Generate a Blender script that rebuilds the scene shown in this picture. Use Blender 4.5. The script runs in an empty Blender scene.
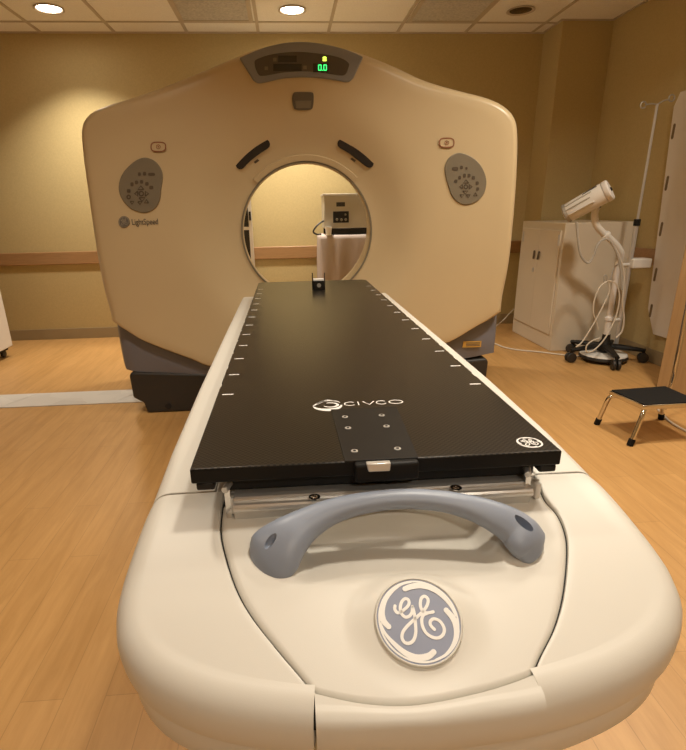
import bpy, bmesh, math, random
from mathutils import Vector, Matrix
random.seed(4)
PI = math.pi
sc = bpy.context.scene
COL = sc.collection

# ------------------------------------------------------------------ camera
F, PITCH, YAW, ROLL = 522.98, 0.34353, 0.06682, -0.02022
CAM = Vector((-0.11898, -0.66351, 1.11994)); U0, V0 = -16.448, 20.817
W, H = 686, 750
fw = Vector((math.sin(YAW)*math.cos(PITCH), math.cos(YAW)*math.cos(PITCH), -math.sin(PITCH)))
rt0 = Vector((math.cos(YAW), -math.sin(YAW), 0)); up0 = rt0.cross(fw)
RT = math.cos(ROLL)*rt0 + math.sin(ROLL)*up0
UP = -math.sin(ROLL)*rt0 + math.cos(ROLL)*up0
cd = bpy.data.cameras.new('camera'); cam = bpy.data.objects.new('camera', cd); COL.objects.link(cam)
cam.matrix_world = Matrix(((RT.x, UP.x, -fw.x, CAM.x), (RT.y, UP.y, -fw.y, CAM.y), (RT.z, UP.z, -fw.z, CAM.z), (0, 0, 0, 1)))
cd.sensor_fit = 'AUTO'; cd.sensor_width = 36; cd.lens = F/750*36
cd.shift_x = -U0/750; cd.shift_y = V0/750; cd.clip_start = 0.02
sc.camera = cam
def ray(u, v): return RT*((u-W/2-U0)/F) - UP*((v-H/2-V0)/F) + fw
def onz(u, v, z): d = ray(u, v); return CAM + d*((z-CAM.z)/d.z)
def ony(u, v, y): d = ray(u, v); return CAM + d*((y-CAM.y)/d.y)
def onx(u, v, x): d = ray(u, v); return CAM + d*((x-CAM.x)/d.x)

# ------------------------------------------------------------------ materials
def mat(name, col, rough=0.5, metal=0.0, spec=0.5, bump=None, coat=0.0, noise=None):
    m = bpy.data.materials.new(name); m.use_nodes = True
    nt = m.node_tree; b = nt.nodes['Principled BSDF']
    b.inputs['Base Color'].default_value = (*col, 1); b.inputs['Roughness'].default_value = rough
    b.inputs['Metallic'].default_value = metal; b.inputs['Specular IOR Level'].default_value = spec
    b.inputs['Coat Weight'].default_value = coat; b.inputs['Coat Roughness'].default_value = 0.15
    tc = nt.nodes.new('ShaderNodeTexCoord')
    sc_, am = noise or (6.0, 0.05)
    n = nt.nodes.new('ShaderNodeTexNoise'); n.inputs['Scale'].default_value = sc_; n.inputs['Detail'].default_value = 4
    nt.links.new(tc.outputs['Object'], n.inputs['Vector'])
    r = nt.nodes.new('ShaderNodeValToRGB')
    r.color_ramp.elements[0].position = 0.3; r.color_ramp.elements[1].position = 0.7
    r.color_ramp.elements[0].color = (*[c*(1-am) for c in col], 1); r.color_ramp.elements[1].color = (*[min(1, c*(1+am)) for c in col], 1)
    nt.links.new(n.outputs['Fac'], r.inputs['Fac']); nt.links.new(r.outputs['Color'], b.inputs['Base Color'])
    if bump:
        n2 = nt.nodes.new('ShaderNodeTexNoise'); n2.inputs['Scale'].default_value = bump[0]; n2.inputs['Detail'].default_value = 3
        nt.links.new(tc.outputs['Object'], n2.inputs['Vector'])
        bp = nt.nodes.new('ShaderNodeBump'); bp.inputs['Strength'].default_value = bump[1]; bp.inputs['Distance'].default_value = bump[2]
        nt.links.new(n2.outputs['Fac'], bp.inputs['Height']); nt.links.new(bp.outputs['Normal'], b.inputs['Normal'])
    return m
def emit(name, col, s):
    m = bpy.data.materials.new(name); m.use_nodes = True
    b = m.node_tree.nodes['Principled BSDF']
    b.inputs['Base Color'].default_value = (*col, 1); b.inputs['Emission Color'].default_value = (*col, 1); b.inputs['Emission Strength'].default_value = s
    return m

M = {}
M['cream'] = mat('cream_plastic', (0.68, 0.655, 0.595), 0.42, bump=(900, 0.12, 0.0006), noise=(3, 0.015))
M['cream_dim'] = mat('cream_plastic_dim', (0.64, 0.515, 0.315), 0.34, bump=(500, 0.08, 0.0006), noise=(2, 0.015))  # same cream plastic as the table, weaker light put into the colour
M['bluegrey'] = mat('blue_grey_plastic', (0.275, 0.315, 0.40), 0.38, bump=(700, 0.15, 0.0005), noise=(5, 0.03))
M['slate'] = mat('slate_grey_shell', (0.19, 0.195, 0.235), 0.45, noise=(4, 0.03))
M['crest'] = mat('crest_grey', (0.25, 0.26, 0.28), 0.3, noise=(4, 0.03))
M['black'] = mat('black_plastic', (0.012, 0.011, 0.010), 0.45, spec=0.3, noise=(20, 0.1))
M['black_m'] = mat('matt_black', (0.008, 0.008, 0.008), 0.7)
M['black_s'] = mat('satin_black_edge', (0.006, 0.0055, 0.005), 0.5, spec=0.25, noise=(30, 0.1))
M['rubber'] = mat('black_rubber', (0.007, 0.007, 0.007), 0.8, spec=0.25, bump=(200, 0.4, 0.001))
M['base'] = mat('dark_base_plastic', (0.030, 0.027, 0.024), 0.5)
M['silver'] = mat('satin_aluminium', (0.66, 0.645, 0.62), 0.30, metal=0.5, noise=(4, 0.02))
M['alu'] = mat('brushed_grey_metal', (0.46, 0.44, 0.40), 0.45, metal=0.5, noise=(30, 0.08))
M['chrome'] = mat('chrome', (0.72, 0.70, 0.68), 0.12, metal=1.0)
M['white'] = mat('white_enamel', (0.80, 0.77, 0.72), 0.4, noise=(5, 0.02))
M['print'] = mat('white_print', (0.86, 0.85, 0.83), 0.5)
M['cabinet'] = mat('cabinet_enamel', (0.74, 0.66, 0.53), 0.42, noise=(3, 0.02))
M['panelwhite'] = mat('transfer_board_plastic', (0.80, 0.76, 0.72), 0.5, noise=(3, 0.03))
M['dark'] = mat('dark_glass', (0.02, 0.016, 0.012), 0.15)
M['slotdark'] = mat('slot_lens', (0.022, 0.018, 0.018), 0.25)
M['keys'] = mat('key_print', (0.10, 0.075, 0.05), 0.5)
M['keypanel'] = mat('keypad_membrane', (0.22, 0.19, 0.135), 0.45, noise=(12, 0.04))
M['stop'] = mat('stop_outline', (0.30, 0.12, 0.06), 0.5)
M['greyprint'] = mat('grey_print', (0.11, 0.10, 0.09), 0.5)
M['logogrey'] = mat('grey_badge', (0.16, 0.15, 0.135), 0.4)
M['logoblue'] = mat('badge_blue_grey', (0.26, 0.29, 0.39), 0.4, noise=(30, 0.03))
M['gold'] = mat('gold_label', (0.72, 0.50, 0.14), 0.35, metal=0.5)
M['grille'] = mat('grey_grille', (0.70, 0.67, 0.62), 0.7, noise=(60, 0.15))
M['tile'] = mat('ceiling_tile', (0.90, 0.86, 0.79), 0.9, bump=(160, 0.5, 0.003), noise=(120, 0.05))
M['tbar'] = mat('ceiling_bar', (0.54, 0.46, 0.36), 0.5)
M['wall'] = mat('tan_wall_covering', (0.53, 0.42, 0.205), 0.75, bump=(300, 0.25, 0.001), noise=(90, 0.05))
M['baseb'] = mat('vinyl_baseboard', (0.34, 0.265, 0.155), 0.5)
M['cloth'] = mat('pinkish_cloth', (0.50, 0.425, 0.395), 0.9, bump=(400, 0.4, 0.001))
M['devgrey'] = mat('beige_enamel', (0.46, 0.42, 0.34), 0.45)
M['strip'] = None
M['cord'] = mat('cream_cable', (0.72, 0.66, 0.56), 0.45)
M['greycord'] = mat('grey_cable', (0.46, 0.43, 0.38), 0.45)
M['off'] = mat('unlit_reflector', (0.11, 0.085, 0.055), 0.25, metal=0.6)
M['lamp'] = emit('lit_lamp_lens', (1.0, 0.88, 0.72), 30)
M['green'] = emit('green_led', (0.05, 1.0, 0.22), 1.5)
M['yellow'] = emit('yellow_green_led', (0.75, 1.0, 0.10), 2.0)

def wood(name, c1, c2, scale, stretch, rough):
    m = bpy.data.materials.new(name); m.use_nodes = True; nt = m.node_tree; b = nt.nodes['Principled BSDF']
    tc = nt.nodes.new('ShaderNodeTexCoord'); mp = nt.nodes.new('ShaderNodeMapping'); mp.inputs['Scale'].default_value = stretch
    nt.links.new(tc.outputs['Object'], mp.inputs['Vector'])
    n = nt.nodes.new('ShaderNodeTexNoise'); n.inputs['Scale'].default_value = scale; n.inputs['Detail'].default_value = 6; n.inputs['Distortion'].default_value = 0.6
    nt.links.new(mp.outputs['Vector'], n.inputs['Vector'])
    r = nt.nodes.new('ShaderNodeValToRGB'); r.color_ramp.elements[0].position = 0.3; r.color_ramp.elements[1].position = 0.72
    r.color_ramp.elements[0].color = (*c1, 1); r.color_ramp.elements[1].color = (*c2, 1)
    nt.links.new(n.outputs['Fac'], r.inputs['Fac']); nt.links.new(r.outputs['Color'], b.inputs['Base Color'])
    b.inputs['Roughness'].default_value = rough
    return m
M['railwood'] = wood('handrail_maple', (0.33, 0.185, 0.08), (0.41, 0.235, 0.105), 6, (1.5, 8, 20), 0.4)
M['doorwood'] = wood('door_maple', (0.45, 0.29, 0.14), (0.52, 0.345, 0.175), 5, (12, 12, 1), 0.4)

def floor_mat():
    m = bpy.data.materials.new('maple_plank_floor'); m.use_nodes = True; nt = m.node_tree; b = nt.nodes['Principled BSDF']
    L = nt.links.new; N = nt.nodes.new
    tc = N('ShaderNodeTexCoord')
    mp = N('ShaderNodeMapping'); mp.inputs['Rotation'].default_value = (0, 0, PI/2); L(tc.outputs['Object'], mp.inputs['Vector'])
    br = N('ShaderNodeTexBrick'); br.inputs['Scale'].default_value = 1.0
    br.inputs['Brick Width'].default_value = 0.92; br.inputs['Row Height'].default_value = 0.102; br.inputs['Mortar Size'].default_value = 0.0011
    br.inputs['Color1'].default_value = (0.0, 0, 0, 1); br.inputs['Color2'].default_value = (1, 1, 1, 1); br.inputs['Mortar'].default_value = (0.2, 0.2, 0.2, 1)
    br.inputs['Bias'].default_value = 0.0; br.offset = 0.37
    L(mp.outputs['Vector'], br.inputs['Vector'])
    mp2 = N('ShaderNodeMapping'); mp2.inputs['Scale'].default_value = (16, 1.6, 1); L(tc.outputs['Object'], mp2.inputs['Vector'])
    n = N('ShaderNodeTexNoise'); n.inputs['Scale'].default_value = 2.0; n.inputs['Detail'].default_value = 7; n.inputs['Roughness'].default_value = 0.62; n.inputs['Distortion'].default_value = 0.5
    L(mp2.outputs['Vector'], n.inputs['Vector'])
    mx = N('ShaderNodeMath'); mx.operation = 'MULTIPLY_ADD'; mx.inputs[1].default_value = 0.16; L(br.outputs['Color'], mx.inputs[0]); L(n.outputs['Fac'], mx.inputs[2])
    r = N('ShaderNodeValToRGB'); e = r.color_ramp.elements
    e[0].position = 0.32; e[0].color = (0.46, 0.25, 0.082, 1); e[1].position = 0.82; e[1].color = (0.60, 0.345, 0.13, 1)
    L(mx.outputs[0], r.inputs['Fac'])
    mm = N('ShaderNodeMix'); mm.data_type = 'RGBA'; mm.blend_type = 'MULTIPLY'; mm.inputs[0].default_value = 1.0
    mr = N('ShaderNodeMapRange'); mr.inputs['To Min'].default_value = 1.0; mr.inputs['To Max'].default_value = 0.80; L(br.outputs['Fac'], mr.inputs['Value'])
    L(r.outputs['Color'], mm.inputs[6]); L(mr.outputs[0], mm.inputs[7]); L(mm.outputs[2], b.inputs['Base Color'])
    b.inputs['Roughness'].default_value = 0.42
    return m
M['floor'] = floor_mat()

def strip_mat():
    m = bpy.data.materials.new('pale_marbled_cover'); m.use_nodes = True; nt = m.node_tree; b = nt.nodes['Principled BSDF']
    tc = nt.nodes.new('ShaderNodeTexCoord')
    v = nt.nodes.new('ShaderNodeTexVoronoi'); v.inputs['Scale'].default_value = 5; nt.links.new(tc.outputs['Object'], v.inputs['Vector'])
    r = nt.nodes.new('ShaderNodeValToRGB'); r.color_ramp.elements[0].color = (0.62, 0.60, 0.57, 1); r.color_ramp.elements[1].color = (0.76, 0.74, 0.71, 1)
    nt.links.new(v.outputs['Color'], r.inputs['Fac']); nt.links.new(r.outputs['Color'], b.inputs['Base Color']); b.inputs['Roughness'].default_value = 0.4
    return m
M['strip'] = strip_mat()

def carbon_mat():
    m = bpy.data.materials.new('carbon_fibre'); m.use_nodes = True; nt = m.node_tree; b = nt.nodes['Principled BSDF']
    L = nt.links.new; N = nt.nodes.new
    tc = N('ShaderNodeTexCoord')
    mp = N('ShaderNodeMapping'); mp.inputs['Rotation'].default_value = (0, 0, 0); L(tc.outputs['Object'], mp.inputs['Vector'])
    ck = N('ShaderNodeTexChecker'); ck.inputs['Scale'].default_value = 230; ck.inputs['Color1'].default_value = (0.005, 0.0042, 0.0035, 1); ck.inputs['Color2'].default_value = (0.036, 0.029, 0.021, 1)
    L(mp.outputs['Vector'], ck.inputs['Vector']); L(ck.outputs['Color'], b.inputs['Base Color'])
    w = N('ShaderNodeTexWave'); w.inputs['Scale'].default_value = 45; w.inputs['Distortion'].default_value = 1.5; L(mp.outputs['Vector'], w.inputs['Vector'])
    bp = N('ShaderNodeBump'); bp.inputs['Strength'].default_value = 0.12; bp.inputs['Distance'].default_value = 0.001
    L(ck.outputs['Fac'], bp.inputs['Height']); L(bp.outputs['Normal'], b.inputs['Normal'])
    b.inputs['Roughness'].default_value = 0.30; b.inputs['Specular IOR Level'].default_value = 0.30
    return m
M['carbon'] = carbon_mat()

# ------------------------------------------------------------------ mesh helpers
class MB:
    def __init__(s): s.v = []; s.f = []
    def add(s, vs, fs):
        k = len(s.v); s.v += [Vector(p) for p in vs]; s.f += [tuple(i+k for i in f) for f in fs]; return s
    def box(s, c, d, rot=None):
        c = Vector(c); hx, hy, hz = d[0]/2, d[1]/2, d[2]/2
        vs = [Vector((x, y, z)) for x in (-hx, hx) for y in (-hy, hy) for z in (-hz, hz)]
        if rot is not None: vs = [rot @ p for p in vs]
        return s.add([p+c for p in vs], [(0, 1, 3, 2), (4, 6, 7, 5), (0, 4, 5, 1), (2, 3, 7, 6), (0, 2, 6, 4), (1, 5, 7, 3)])
    def bx(s, x0, x1, y0, y1, z0, z1): return s.box(((x0+x1)/2, (y0+y1)/2, (z0+z1)/2), (abs(x1-x0), abs(y1-y0), abs(z1-z0)))
    def prism(s, poly, off):
        n = len(poly); poly = [Vector(p) for p in poly]; off = Vector(off)
        vs = poly+[p+off for p in poly]
        return s.add(vs, [tuple(range(n))[::-1], tuple(range(n, 2*n))]+[(i, (i+1) % n, n+(i+1) % n, n+i) for i in range(n)])
    def rings(s, R, close=True, cap0=False, cap1=False):
        n = len(R[0]); vs = [p for r in R for p in r]; fs = []
        for j in range(len(R)-1):
            for i in range(n if close else n-1):
                a = j*n+i; b2 = j*n+(i+1) % n
                fs.append((a, b2, b2+n, a+n))
        if cap0: fs.append(tuple(range(n))[::-1])
        if cap1: fs.append(tuple((len(R)-1)*n+i for i in range(n)))
        return s.add(vs, fs)
    def tube(s, pts, r, n=10, caps=True, rn=None, ref=None):
        pts = [Vector(p) for p in pts]; m = len(pts); R = []
        t0 = (pts[1]-pts[0]).normalized()
        up = Vector(ref) if ref is not None else (Vector((0, 0, 1)) if abs(t0.z) < 0.9 else Vector((1, 0, 0)))
        a = t0.cross(up).normalized()
        for i, p in enumerate(pts):
            t = (pts[min(i+1, m-1)]-pts[max(i-1, 0)]).normalized()
            a = (a-t*a.dot(t)).normalized() if ref is None else t.cross(up).normalized()
            b = t.cross(a)
            ra = r[i] if isinstance(r, (list, tuple)) else r
            rb = (rn[i] if isinstance(rn, (list, tuple)) else rn) if rn is not None else ra
            R.append([p+a*(ra*math.cos(k*2*PI/n))+b*(rb*math.sin(k*2*PI/n)) for k in range(n)])
        return s.rings(R, True, caps, caps)
    def cyl(s, p0, p1, r0, r1=None, n=24): return s.tube([p0, p1], [r0, r0 if r1 is None else r1], n)
    def lathe(s, prof, o, axis=(0, 0, 1), n=32, cap0=True, cap1=True):
        o = Vector(o); ax = Vector(axis).normalized(); a = ax.orthogonal().normalized(); b = ax.cross(a)
        R = [[o+ax*h+(a*math.cos(k*2*PI/n)+b*math.sin(k*2*PI/n))*r for k in range(n)] for r, h in prof]
        return s.rings(R, True, cap0, cap1)
    def grid(s, rows): return s.rings(rows, False)
    def build(s, name, m, parent=None, org=None, bevel=0, seg=2, smooth=True, ang=38, sub=0):
        o_ = Vector(org) if org is not None else (ORG.get(parent.name, Vector((0, 0, 0))) if parent is not None else Vector((0, 0, 0)))
        me = bpy.data.meshes.new(name); me.from_pydata([p-o_ for p in s.v], [], s.f); me.update()
        bm = bmesh.new(); bm.from_mesh(me); bmesh.ops.remove_doubles(bm, verts=bm.verts, dist=1e-6)
        bmesh.ops.recalc_face_normals(bm, faces=bm.faces); bm.to_mesh(me); bm.free()
        if m is not None: me.materials.append(m)
        if smooth:
            me.polygons.foreach_set('use_smooth', [True]*len(me.polygons)); me.set_sharp_from_angle(angle=math.radians(ang))
        o = bpy.data.objects.new(name, me); COL.objects.link(o)
        if parent is not None: o.parent = parent; ORG[o.name] = o_
        else: o.location = o_; ORG[o.name] = o_
        if bevel:
            bv = o.modifiers.new('bevel', 'BEVEL'); bv.width = bevel; bv.segments = seg; bv.limit_method = 'ANGLE'; bv.angle_limit = math.radians(35)
        if sub:
            sb = o.modifiers.new('subd', 'SUBSURF'); sb.levels = sub; sb.render_levels = sub
        return o
ORG = {}
def tag(o, label=None, cat=None, group=None, kind=None):
    if label: o['label'] = label
    if cat: o['category'] = cat
    if group: o['group'] = group
    if kind: o['kind'] = kind
    return o
def thing(name, loc, label, cat, group=None):
    o = bpy.data.objects.new(name, None); COL.objects.link(o); o.location = loc; o.empty_display_size = 0.1
    ORG[o.name] = Vector(loc); return tag(o, label, cat, group)
def struct(o): o['kind'] = 'structure'; return o
def copy_tree(o, parent=None, loc=None):
    c = o.copy(); COL.objects.link(c); c.parent = parent
    if loc is not None: c.location = loc
    for ch in [x for x in COL.objects if x.parent == o]: copy_tree(ch, c)
    return c
def catmull(P, n=8, closed=False):
    P = [Vector(p) for p in P]; m = len(P); out = []
    for i in range(m if closed else m-1):
        if closed: p0, p1, p2, p3 = P[i-1], P[i], P[(i+1) % m], P[(i+2) % m]
        else: p0, p1, p2, p3 = P[max(i-1, 0)], P[i], P[i+1], P[min(i+2, m-1)]
        for k in range(n):
            t = k/n
            out.append(0.5*((2*p1)+(p2-p0)*t+(2*p0-5*p1+4*p2-p3)*t*t+(3*p1-p0-3*p2+p3)*t**3))
    if not closed: out.append(P[-1].copy())
    return out
def resample(P, n):
    L = [0]
    for a, b in zip(P, P[1:]): L.append(L[-1]+(b-a).length)
    out = []; j = 0
    for k in range(n):
        d = L[-1]*k/(n-1)
        while j < len(P)-2 and L[j+1] < d: j += 1
        t = (d-L[j])/max(1e-9, L[j+1]-L[j]); out.append(P[j].lerp(P[j+1], min(1, max(0, t))))
    return out
def ribbon(mb, pts, wid, fmap, th, n=6, smoothpts=True):
    """flat raised stroke; pts 2-D, wid half-width (number or list), fmap(u,v,h)->3-D"""
    P = catmull([Vector((p[0], p[1], 0)) for p in pts], n) if smoothpts else [Vector((p[0], p[1], 0)) for p in pts]
    m = len(P); R = []
    for i, p in enumerate(P):
        t = (P[min(i+1, m-1)]-P[max(i-1, 0)]).normalized(); nn = Vector((-t.y, t.x, 0))
        if isinstance(wid, (list, tuple)):
            q = i/(m-1)*(len(wid)-1); j = min(int(q), len(wid)-2); w = wid[j]+(wid[j+1]-wid[j])*(q-j)
        else: w = wid
        a, b = p+nn*w, p-nn*w
        R.append([fmap(a.x, a.y, 0), fmap(a.x, a.y, th), fmap(b.x, b.y, th), fmap(b.x, b.y, 0)])
    mb.rings(R, True, True, True)
    return mb
def dot(mb, c, r, fmap, th, n=14):
    vs = [fmap(c[0]+r*math.cos(k*2*PI/n), c[1]+r*math.sin(k*2*PI/n), h) for h in (0, th) for k in range(n)]
    mb.add(vs, [tuple(range(n, 2*n))]+[(i, (i+1) % n, n+(i+1) % n, n+i) for i in range(n)])
    return mb
def sm(t): t = max(0, min(1, t)); return t*t*(3-2*t)

# monogram strokes, normalised to the unit disc
def Z(l): return [((x-335)/305, (345-y)/305) for x, y in l]
MONO = [Z([(178, 232), (173, 258), (190, 284), (222, 275), (262, 250), (286, 222), (286, 192), (262, 183), (232, 207), (215, 250), (216, 290), (240, 318), (272, 313), (296, 288), (308, 250)]),
        Z([(308, 246), (312, 300), (306, 380), (295, 440), (270, 485), (235, 503), (203, 494), (191, 460), (205, 422), (240, 387), (290, 350), (340, 315), (388, 280), (425, 235), (436, 197), (416, 174), (388, 187), (372, 225), (371, 265), (386, 290), (415, 300), (455, 295)]),
        Z([(415, 301), (380, 312), (360, 342), (355, 390), (371, 440), (410, 473), (455, 481), (495, 458), (510, 415), (490, 366), (450, 346), (421, 360), (416, 390), (437, 420)])]
SWIRL = [Z([(276, 108), (330, 92), (400, 90), (480, 118), (548, 180), (598, 265), (618, 340)]),
         Z([(556, 290), (590, 345), (602, 405), (588, 475), (548, 540), (480, 598), (400, 626)]),
         Z([(398, 574), (350, 600), (270, 602), (192, 563), (122, 492), (72, 420), (50, 345)]),
         Z([(106, 378), (74, 330), (74, 262), (108, 182), (170, 120), (250, 72), (335, 56)])]
def monogram(mb, fmap, th, wid=0.036):
    for k, s_ in enumerate(MONO): ribbon(mb, s_, wid, fmap, th*(1+0.05*k))
    for s_ in MONO:
        for e in (s_[0], s_[-1]): dot(mb, e, wid, fmap, th*1.3)
def swirls(mb, fmap, th):
    for s_ in SWIRL:
        ribbon(mb, s_, [0.062, 0.075, 0.07, 0.055, 0.035, 0.02], fmap, th*1.2); dot(mb, s_[0], 0.066, fmap, th*1.5)

# ================================================================== ROOM
CEIL = 2.486; YB = 4.385; XR = 2.538; XL = -3.9; YF = -3.2
PX, PY = 2.123, 4.057
struct(MB().bx(XL, XR, YF, YB, -0.1, 0).build('floor', M['floor']))
struct(MB().bx(XL-0.1, XR+0.1, YF-0.1, YB+0.1, CEIL, CEIL+0.1).build('ceiling', M['tile']))
struct(MB().bx(XL-0.1, XR+0.1, YB, YB+0.1, -0.1, CEIL).build('wall_back', M['wall']))
struct(MB().bx(XR, XR+0.1, YF, YB, -0.1, CEIL).build('wall_right', M['wall']))
struct(MB().bx(XL-0.1, XL, YF, YB, -0.1, CEIL).build('wall_left', M['wall']))
struct(MB().bx(XL-0.1, XR+0.1, YF-0.1, YF, -0.1, CEIL).build('wall_front', M['wall']))
struct(MB().bx(PX, XR, PY, YB, 0, CEIL).build('wall_corner', M['wall']))
bb = MB().bx(XL, PX, YB-0.006, YB, 0, 0.1); bb.build('baseboard_back', M['baseb'], bevel=0.003)['kind'] = 'structure'
struct(MB().bx(XR-0.006, XR, YF, PY, 0, 0.1).build('baseboard_right', M['baseb'], bevel=0.003))
struct(MB().bx(XL, XL+0.006, YF, YB, 0, 0.1).build('baseboard_left', M['baseb'], bevel=0.003))
struct(MB().bx(PX-0.006, XR, PY-0.006, PY, 0, 0.1).build('baseboard_corner', M['baseb'], bevel=0.003))
struct(MB().bx(XL, PX, YB-0.022, YB, 0.688, 0.80).build('trim_1', M['railwood'], bevel=0.006))
struct(MB().bx(XR-0.022, XR, 2.3, PY, 0.688, 0.80).build('trim_2', M['railwood'], bevel=0.006))
# ceiling bars
tb = MB(); gx = [-1.999+0.573*k for k in range(-3, 9)]; gy = [4.125-0.605*k for k in range(0, 13)]
for x in gx:
    if x < XR: tb.bx(x-0.012, x+0.012, YF, PY if x > PX else YB, CEIL-0.006, CEIL)
for y in gy:
    if y > YF: tb.bx(XL, PX if y > PY else XR, y-0.012, y+0.012, CEIL-0.0055, CEIL)
struct(tb.build('trim_3', M['tbar'], smooth=False))
an = MB().bx(XL, PX, YB-0.02, YB, CEIL-0.008, CEIL).bx(PX-0.02, PX, PY-0.02, YB-0.02, CEIL-0.008, CEIL).bx(PX, XR-0.02, PY-0.02, PY, CEIL-0.008, CEIL).bx(XR-0.02, XR, YF, PY, CEIL-0.008, CEIL)
struct(an.build('trim_4', M['tbar'], smooth=False))

# ---------------- downlights
def make_downlight(loc, lit, label):
    t = thing('ceiling_downlight', loc, label, 'ceiling light', 'recessed downlights in the tile ceiling')
    L = Vector(loc)
    MB().lathe([(0.092, -0.001), (0.101, -0.004), (0.103, -0.008), (0.092, -0.010), (0.082, -0.005), (0.079, 0.0), (0.092, -0.001)], L, n=40, cap0=False, cap1=False).build('trim_ring', M['tbar'], t)
    if lit: MB().lathe([(0.081, -0.003), (0.06, -0.0055), (0.0, -0.007)], L, n=40, cap0=False, cap1=False).build('lens', M['lamp'], t)
    else: MB().lathe([(0.081, -0.003), (0.06, -0.0015), (0.045, -0.008), (0.0, -0.010)], L, n=40, cap0=False, cap1=False).build('reflector', M['off'], t)
    return t
LIT = [(-1.72, 3.85), (-0.01, 3.86)]
make_downlight((-1.72, 3.85, CEIL), True, 'lit round ceiling downlight at the far left, above the bright patch of wall')
make_downlight((-0.01, 3.86, CEIL), True, 'lit round ceiling downlight straight above the scanner, between the two grilles')
make_downlight((1.69, 3.85, CEIL), False, 'unlit dark round ceiling downlight on the right, beside the right grille')
def lamp(name, loc, power, size, col=(1.0, 0.90, 0.745), spread=180, shape='DISK', sy=None):
    d = bpy.data.lights.new(name, 'AREA'); d.energy = power; d.shape = shape; d.size = size; d.color = col; d.spread = math.radians(spread)
    if sy: d.size_y = sy
    o = bpy.data.objects.new(name, d); COL.objects.link(o); o.location = loc; return o
for i, (x, y) in enumerate(LIT): lamp('downlight_beam', (x, y, CEIL-0.02), (17, 21)[i], 0.17, spread=108)
nl = 4
# unseen lamps: first guessed from shadows, the rest added to light table and room
for x, y, p, sp in ((0.85, 1.25, 11, 118), (-0.85, 1.05, 10, 120), (0.35, 0.25, 7.5, 104), (0.6, -1.1, 4, 128), (0.1, -2.4, 25, 140), (1.9, 1.6, 23, 150), (-2.5, -0.2, 9, 140)):
    lamp('unseen_lamp_beam', (x, y, CEIL-0.02), p, 0.2, spread=sp)
    nl += 1; struct(MB().lathe([(0.104, -0.001), (0.116, -0.004), (0.118, -0.022), (0.106, -0.024), (0.101, -0.012), (0.101, -0.001), (0.104, -0.001)], (x, y, CEIL), n=32, cap0=False, cap1=False).build('trim_%d' % nl, M['tbar']))  # ring added round each unseen lamp

# ---------------- ceiling grilles
def make_vent(cx, cy, w, label):
    t = thing('ceiling_vent', (cx, cy, CEIL), label, 'ceiling vent', 'grey return air grilles in the ceiling')
    z0, z1 = CEIL-0.012, CEIL-0.002; h = w/2; k = 0.03
    MB().bx(cx-h, cx+h, cy-h, cy-h+k, z0, z1).bx(cx-h, cx+h, cy+h-k, cy+h, z0, z1).bx(cx-h, cx-h+k, cy-h+k, cy+h-k, z0, z1).bx(cx+h-k, cx+h, cy-h+k, cy+h-k, z0, z1).build('frame', M['tbar'], t)
    MB().bx(cx-h+k, cx+h-k, cy-h+k, cy+h-k, CEIL-0.004, CEIL-0.002).build('mesh_panel', M['grille'], t)
    g = MB()
    for i in range(28):
        y = cy-h+k+(w-2*k)*(i+0.5)/28; g.bx(cx-h+k, cx+h-k, y-0.003, y+0.003, CEIL-0.009, CEIL-0.004)
    g.build('louvres', M['grille'], t, smooth=False)
    return t
make_vent(-0.58, 3.82, 0.55, 'grey square return air grille in the ceiling left of the middle downlight')
make_vent(1.16, 3.82, 0.55, 'grey square return air grille in the ceiling beside the unlit downlight')

# ================================================================== GANTRY
BCX, BCZ, BR = -0.0075, 1.0, 0.348
YE = 2.38
def yf_r(x, z):
    r = math.hypot(x-BCX, z-BCZ)
    return 2.245+0.065*(1-sm((r-0.34)/0.30))
def onface(u, v, lift=0.0):
    y = 2.25
    for _ in range(12):
        p = ony(u, v, y); y = yf_r(p.x, p.z)-lift
    return ony(u, v, y)
gan = thing('ct_scanner_gantry', (0, 2.7, 0), 'large cream ring-shaped scanner with a round bore behind the black couch', 'medical scanner')
TL = [(124.8, 366), (115.5, 318), (108, 295.5), (101, 264), (95, 225.5), (88.7, 180), (85.6, 155), (84.3, 130), (91.5, 116.5), (105.5, 109), (130, 101.5), (158, 92), (182.5, 82.5), (210.5, 71), (240, 58.5), (262, 50.5), (280, 47)]
TR = [(302, 45.5), (324, 47.5), (343, 51.5), (363, 57.5), (391, 68.5), (422.5, 83), (457.5, 93), (485.5, 100), (503, 108.5), (513.5, 121), (516, 140), (515.5, 170), (514, 196), (511.7, 225.5), (508, 260.5), (502, 292), (498.5, 309)]
out_px = TL[1:]+TR
outer = [ony(u+(1.5 if u < 130 else 0)-(3.2 if u > 480 else 1.2 if u > 440 else 0), v, YE) for u, v in out_px]
bnd_l = [ony(u, v, 2.29) for u, v in ((128, 329.5), (143, 338.5), (166, 348), (192, 357.5), (214.7, 365))]
bnd_r = [ony(u, v, 2.29) for u, v in ((476, 324.5), (446, 341.5))]
zl = bnd_l[-1].z
lowc = [Vector((0.62, 2.29, 0.36)), Vector((0.40, 2.29, 0.325)), Vector((0.0, 2.29, 0.30)), Vector((-0.3, 2.29, 0.31))]
side = catmull([Vector((p.x, 0, p.z)) for p in outer], 5)
bot = catmull([Vector((p.x, 0, p.z)) for p in [outer[-1]]+bnd_r+lowc+bnd_l[::-1]+[outer[0]]], 5)
ns, nb = 150, 70
side = resample(side, ns); bot = resample(bot, nb)
loop = [(p, 0.06) for p in side]+[(p, 0.012) for p in bot[1:-1]]
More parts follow.
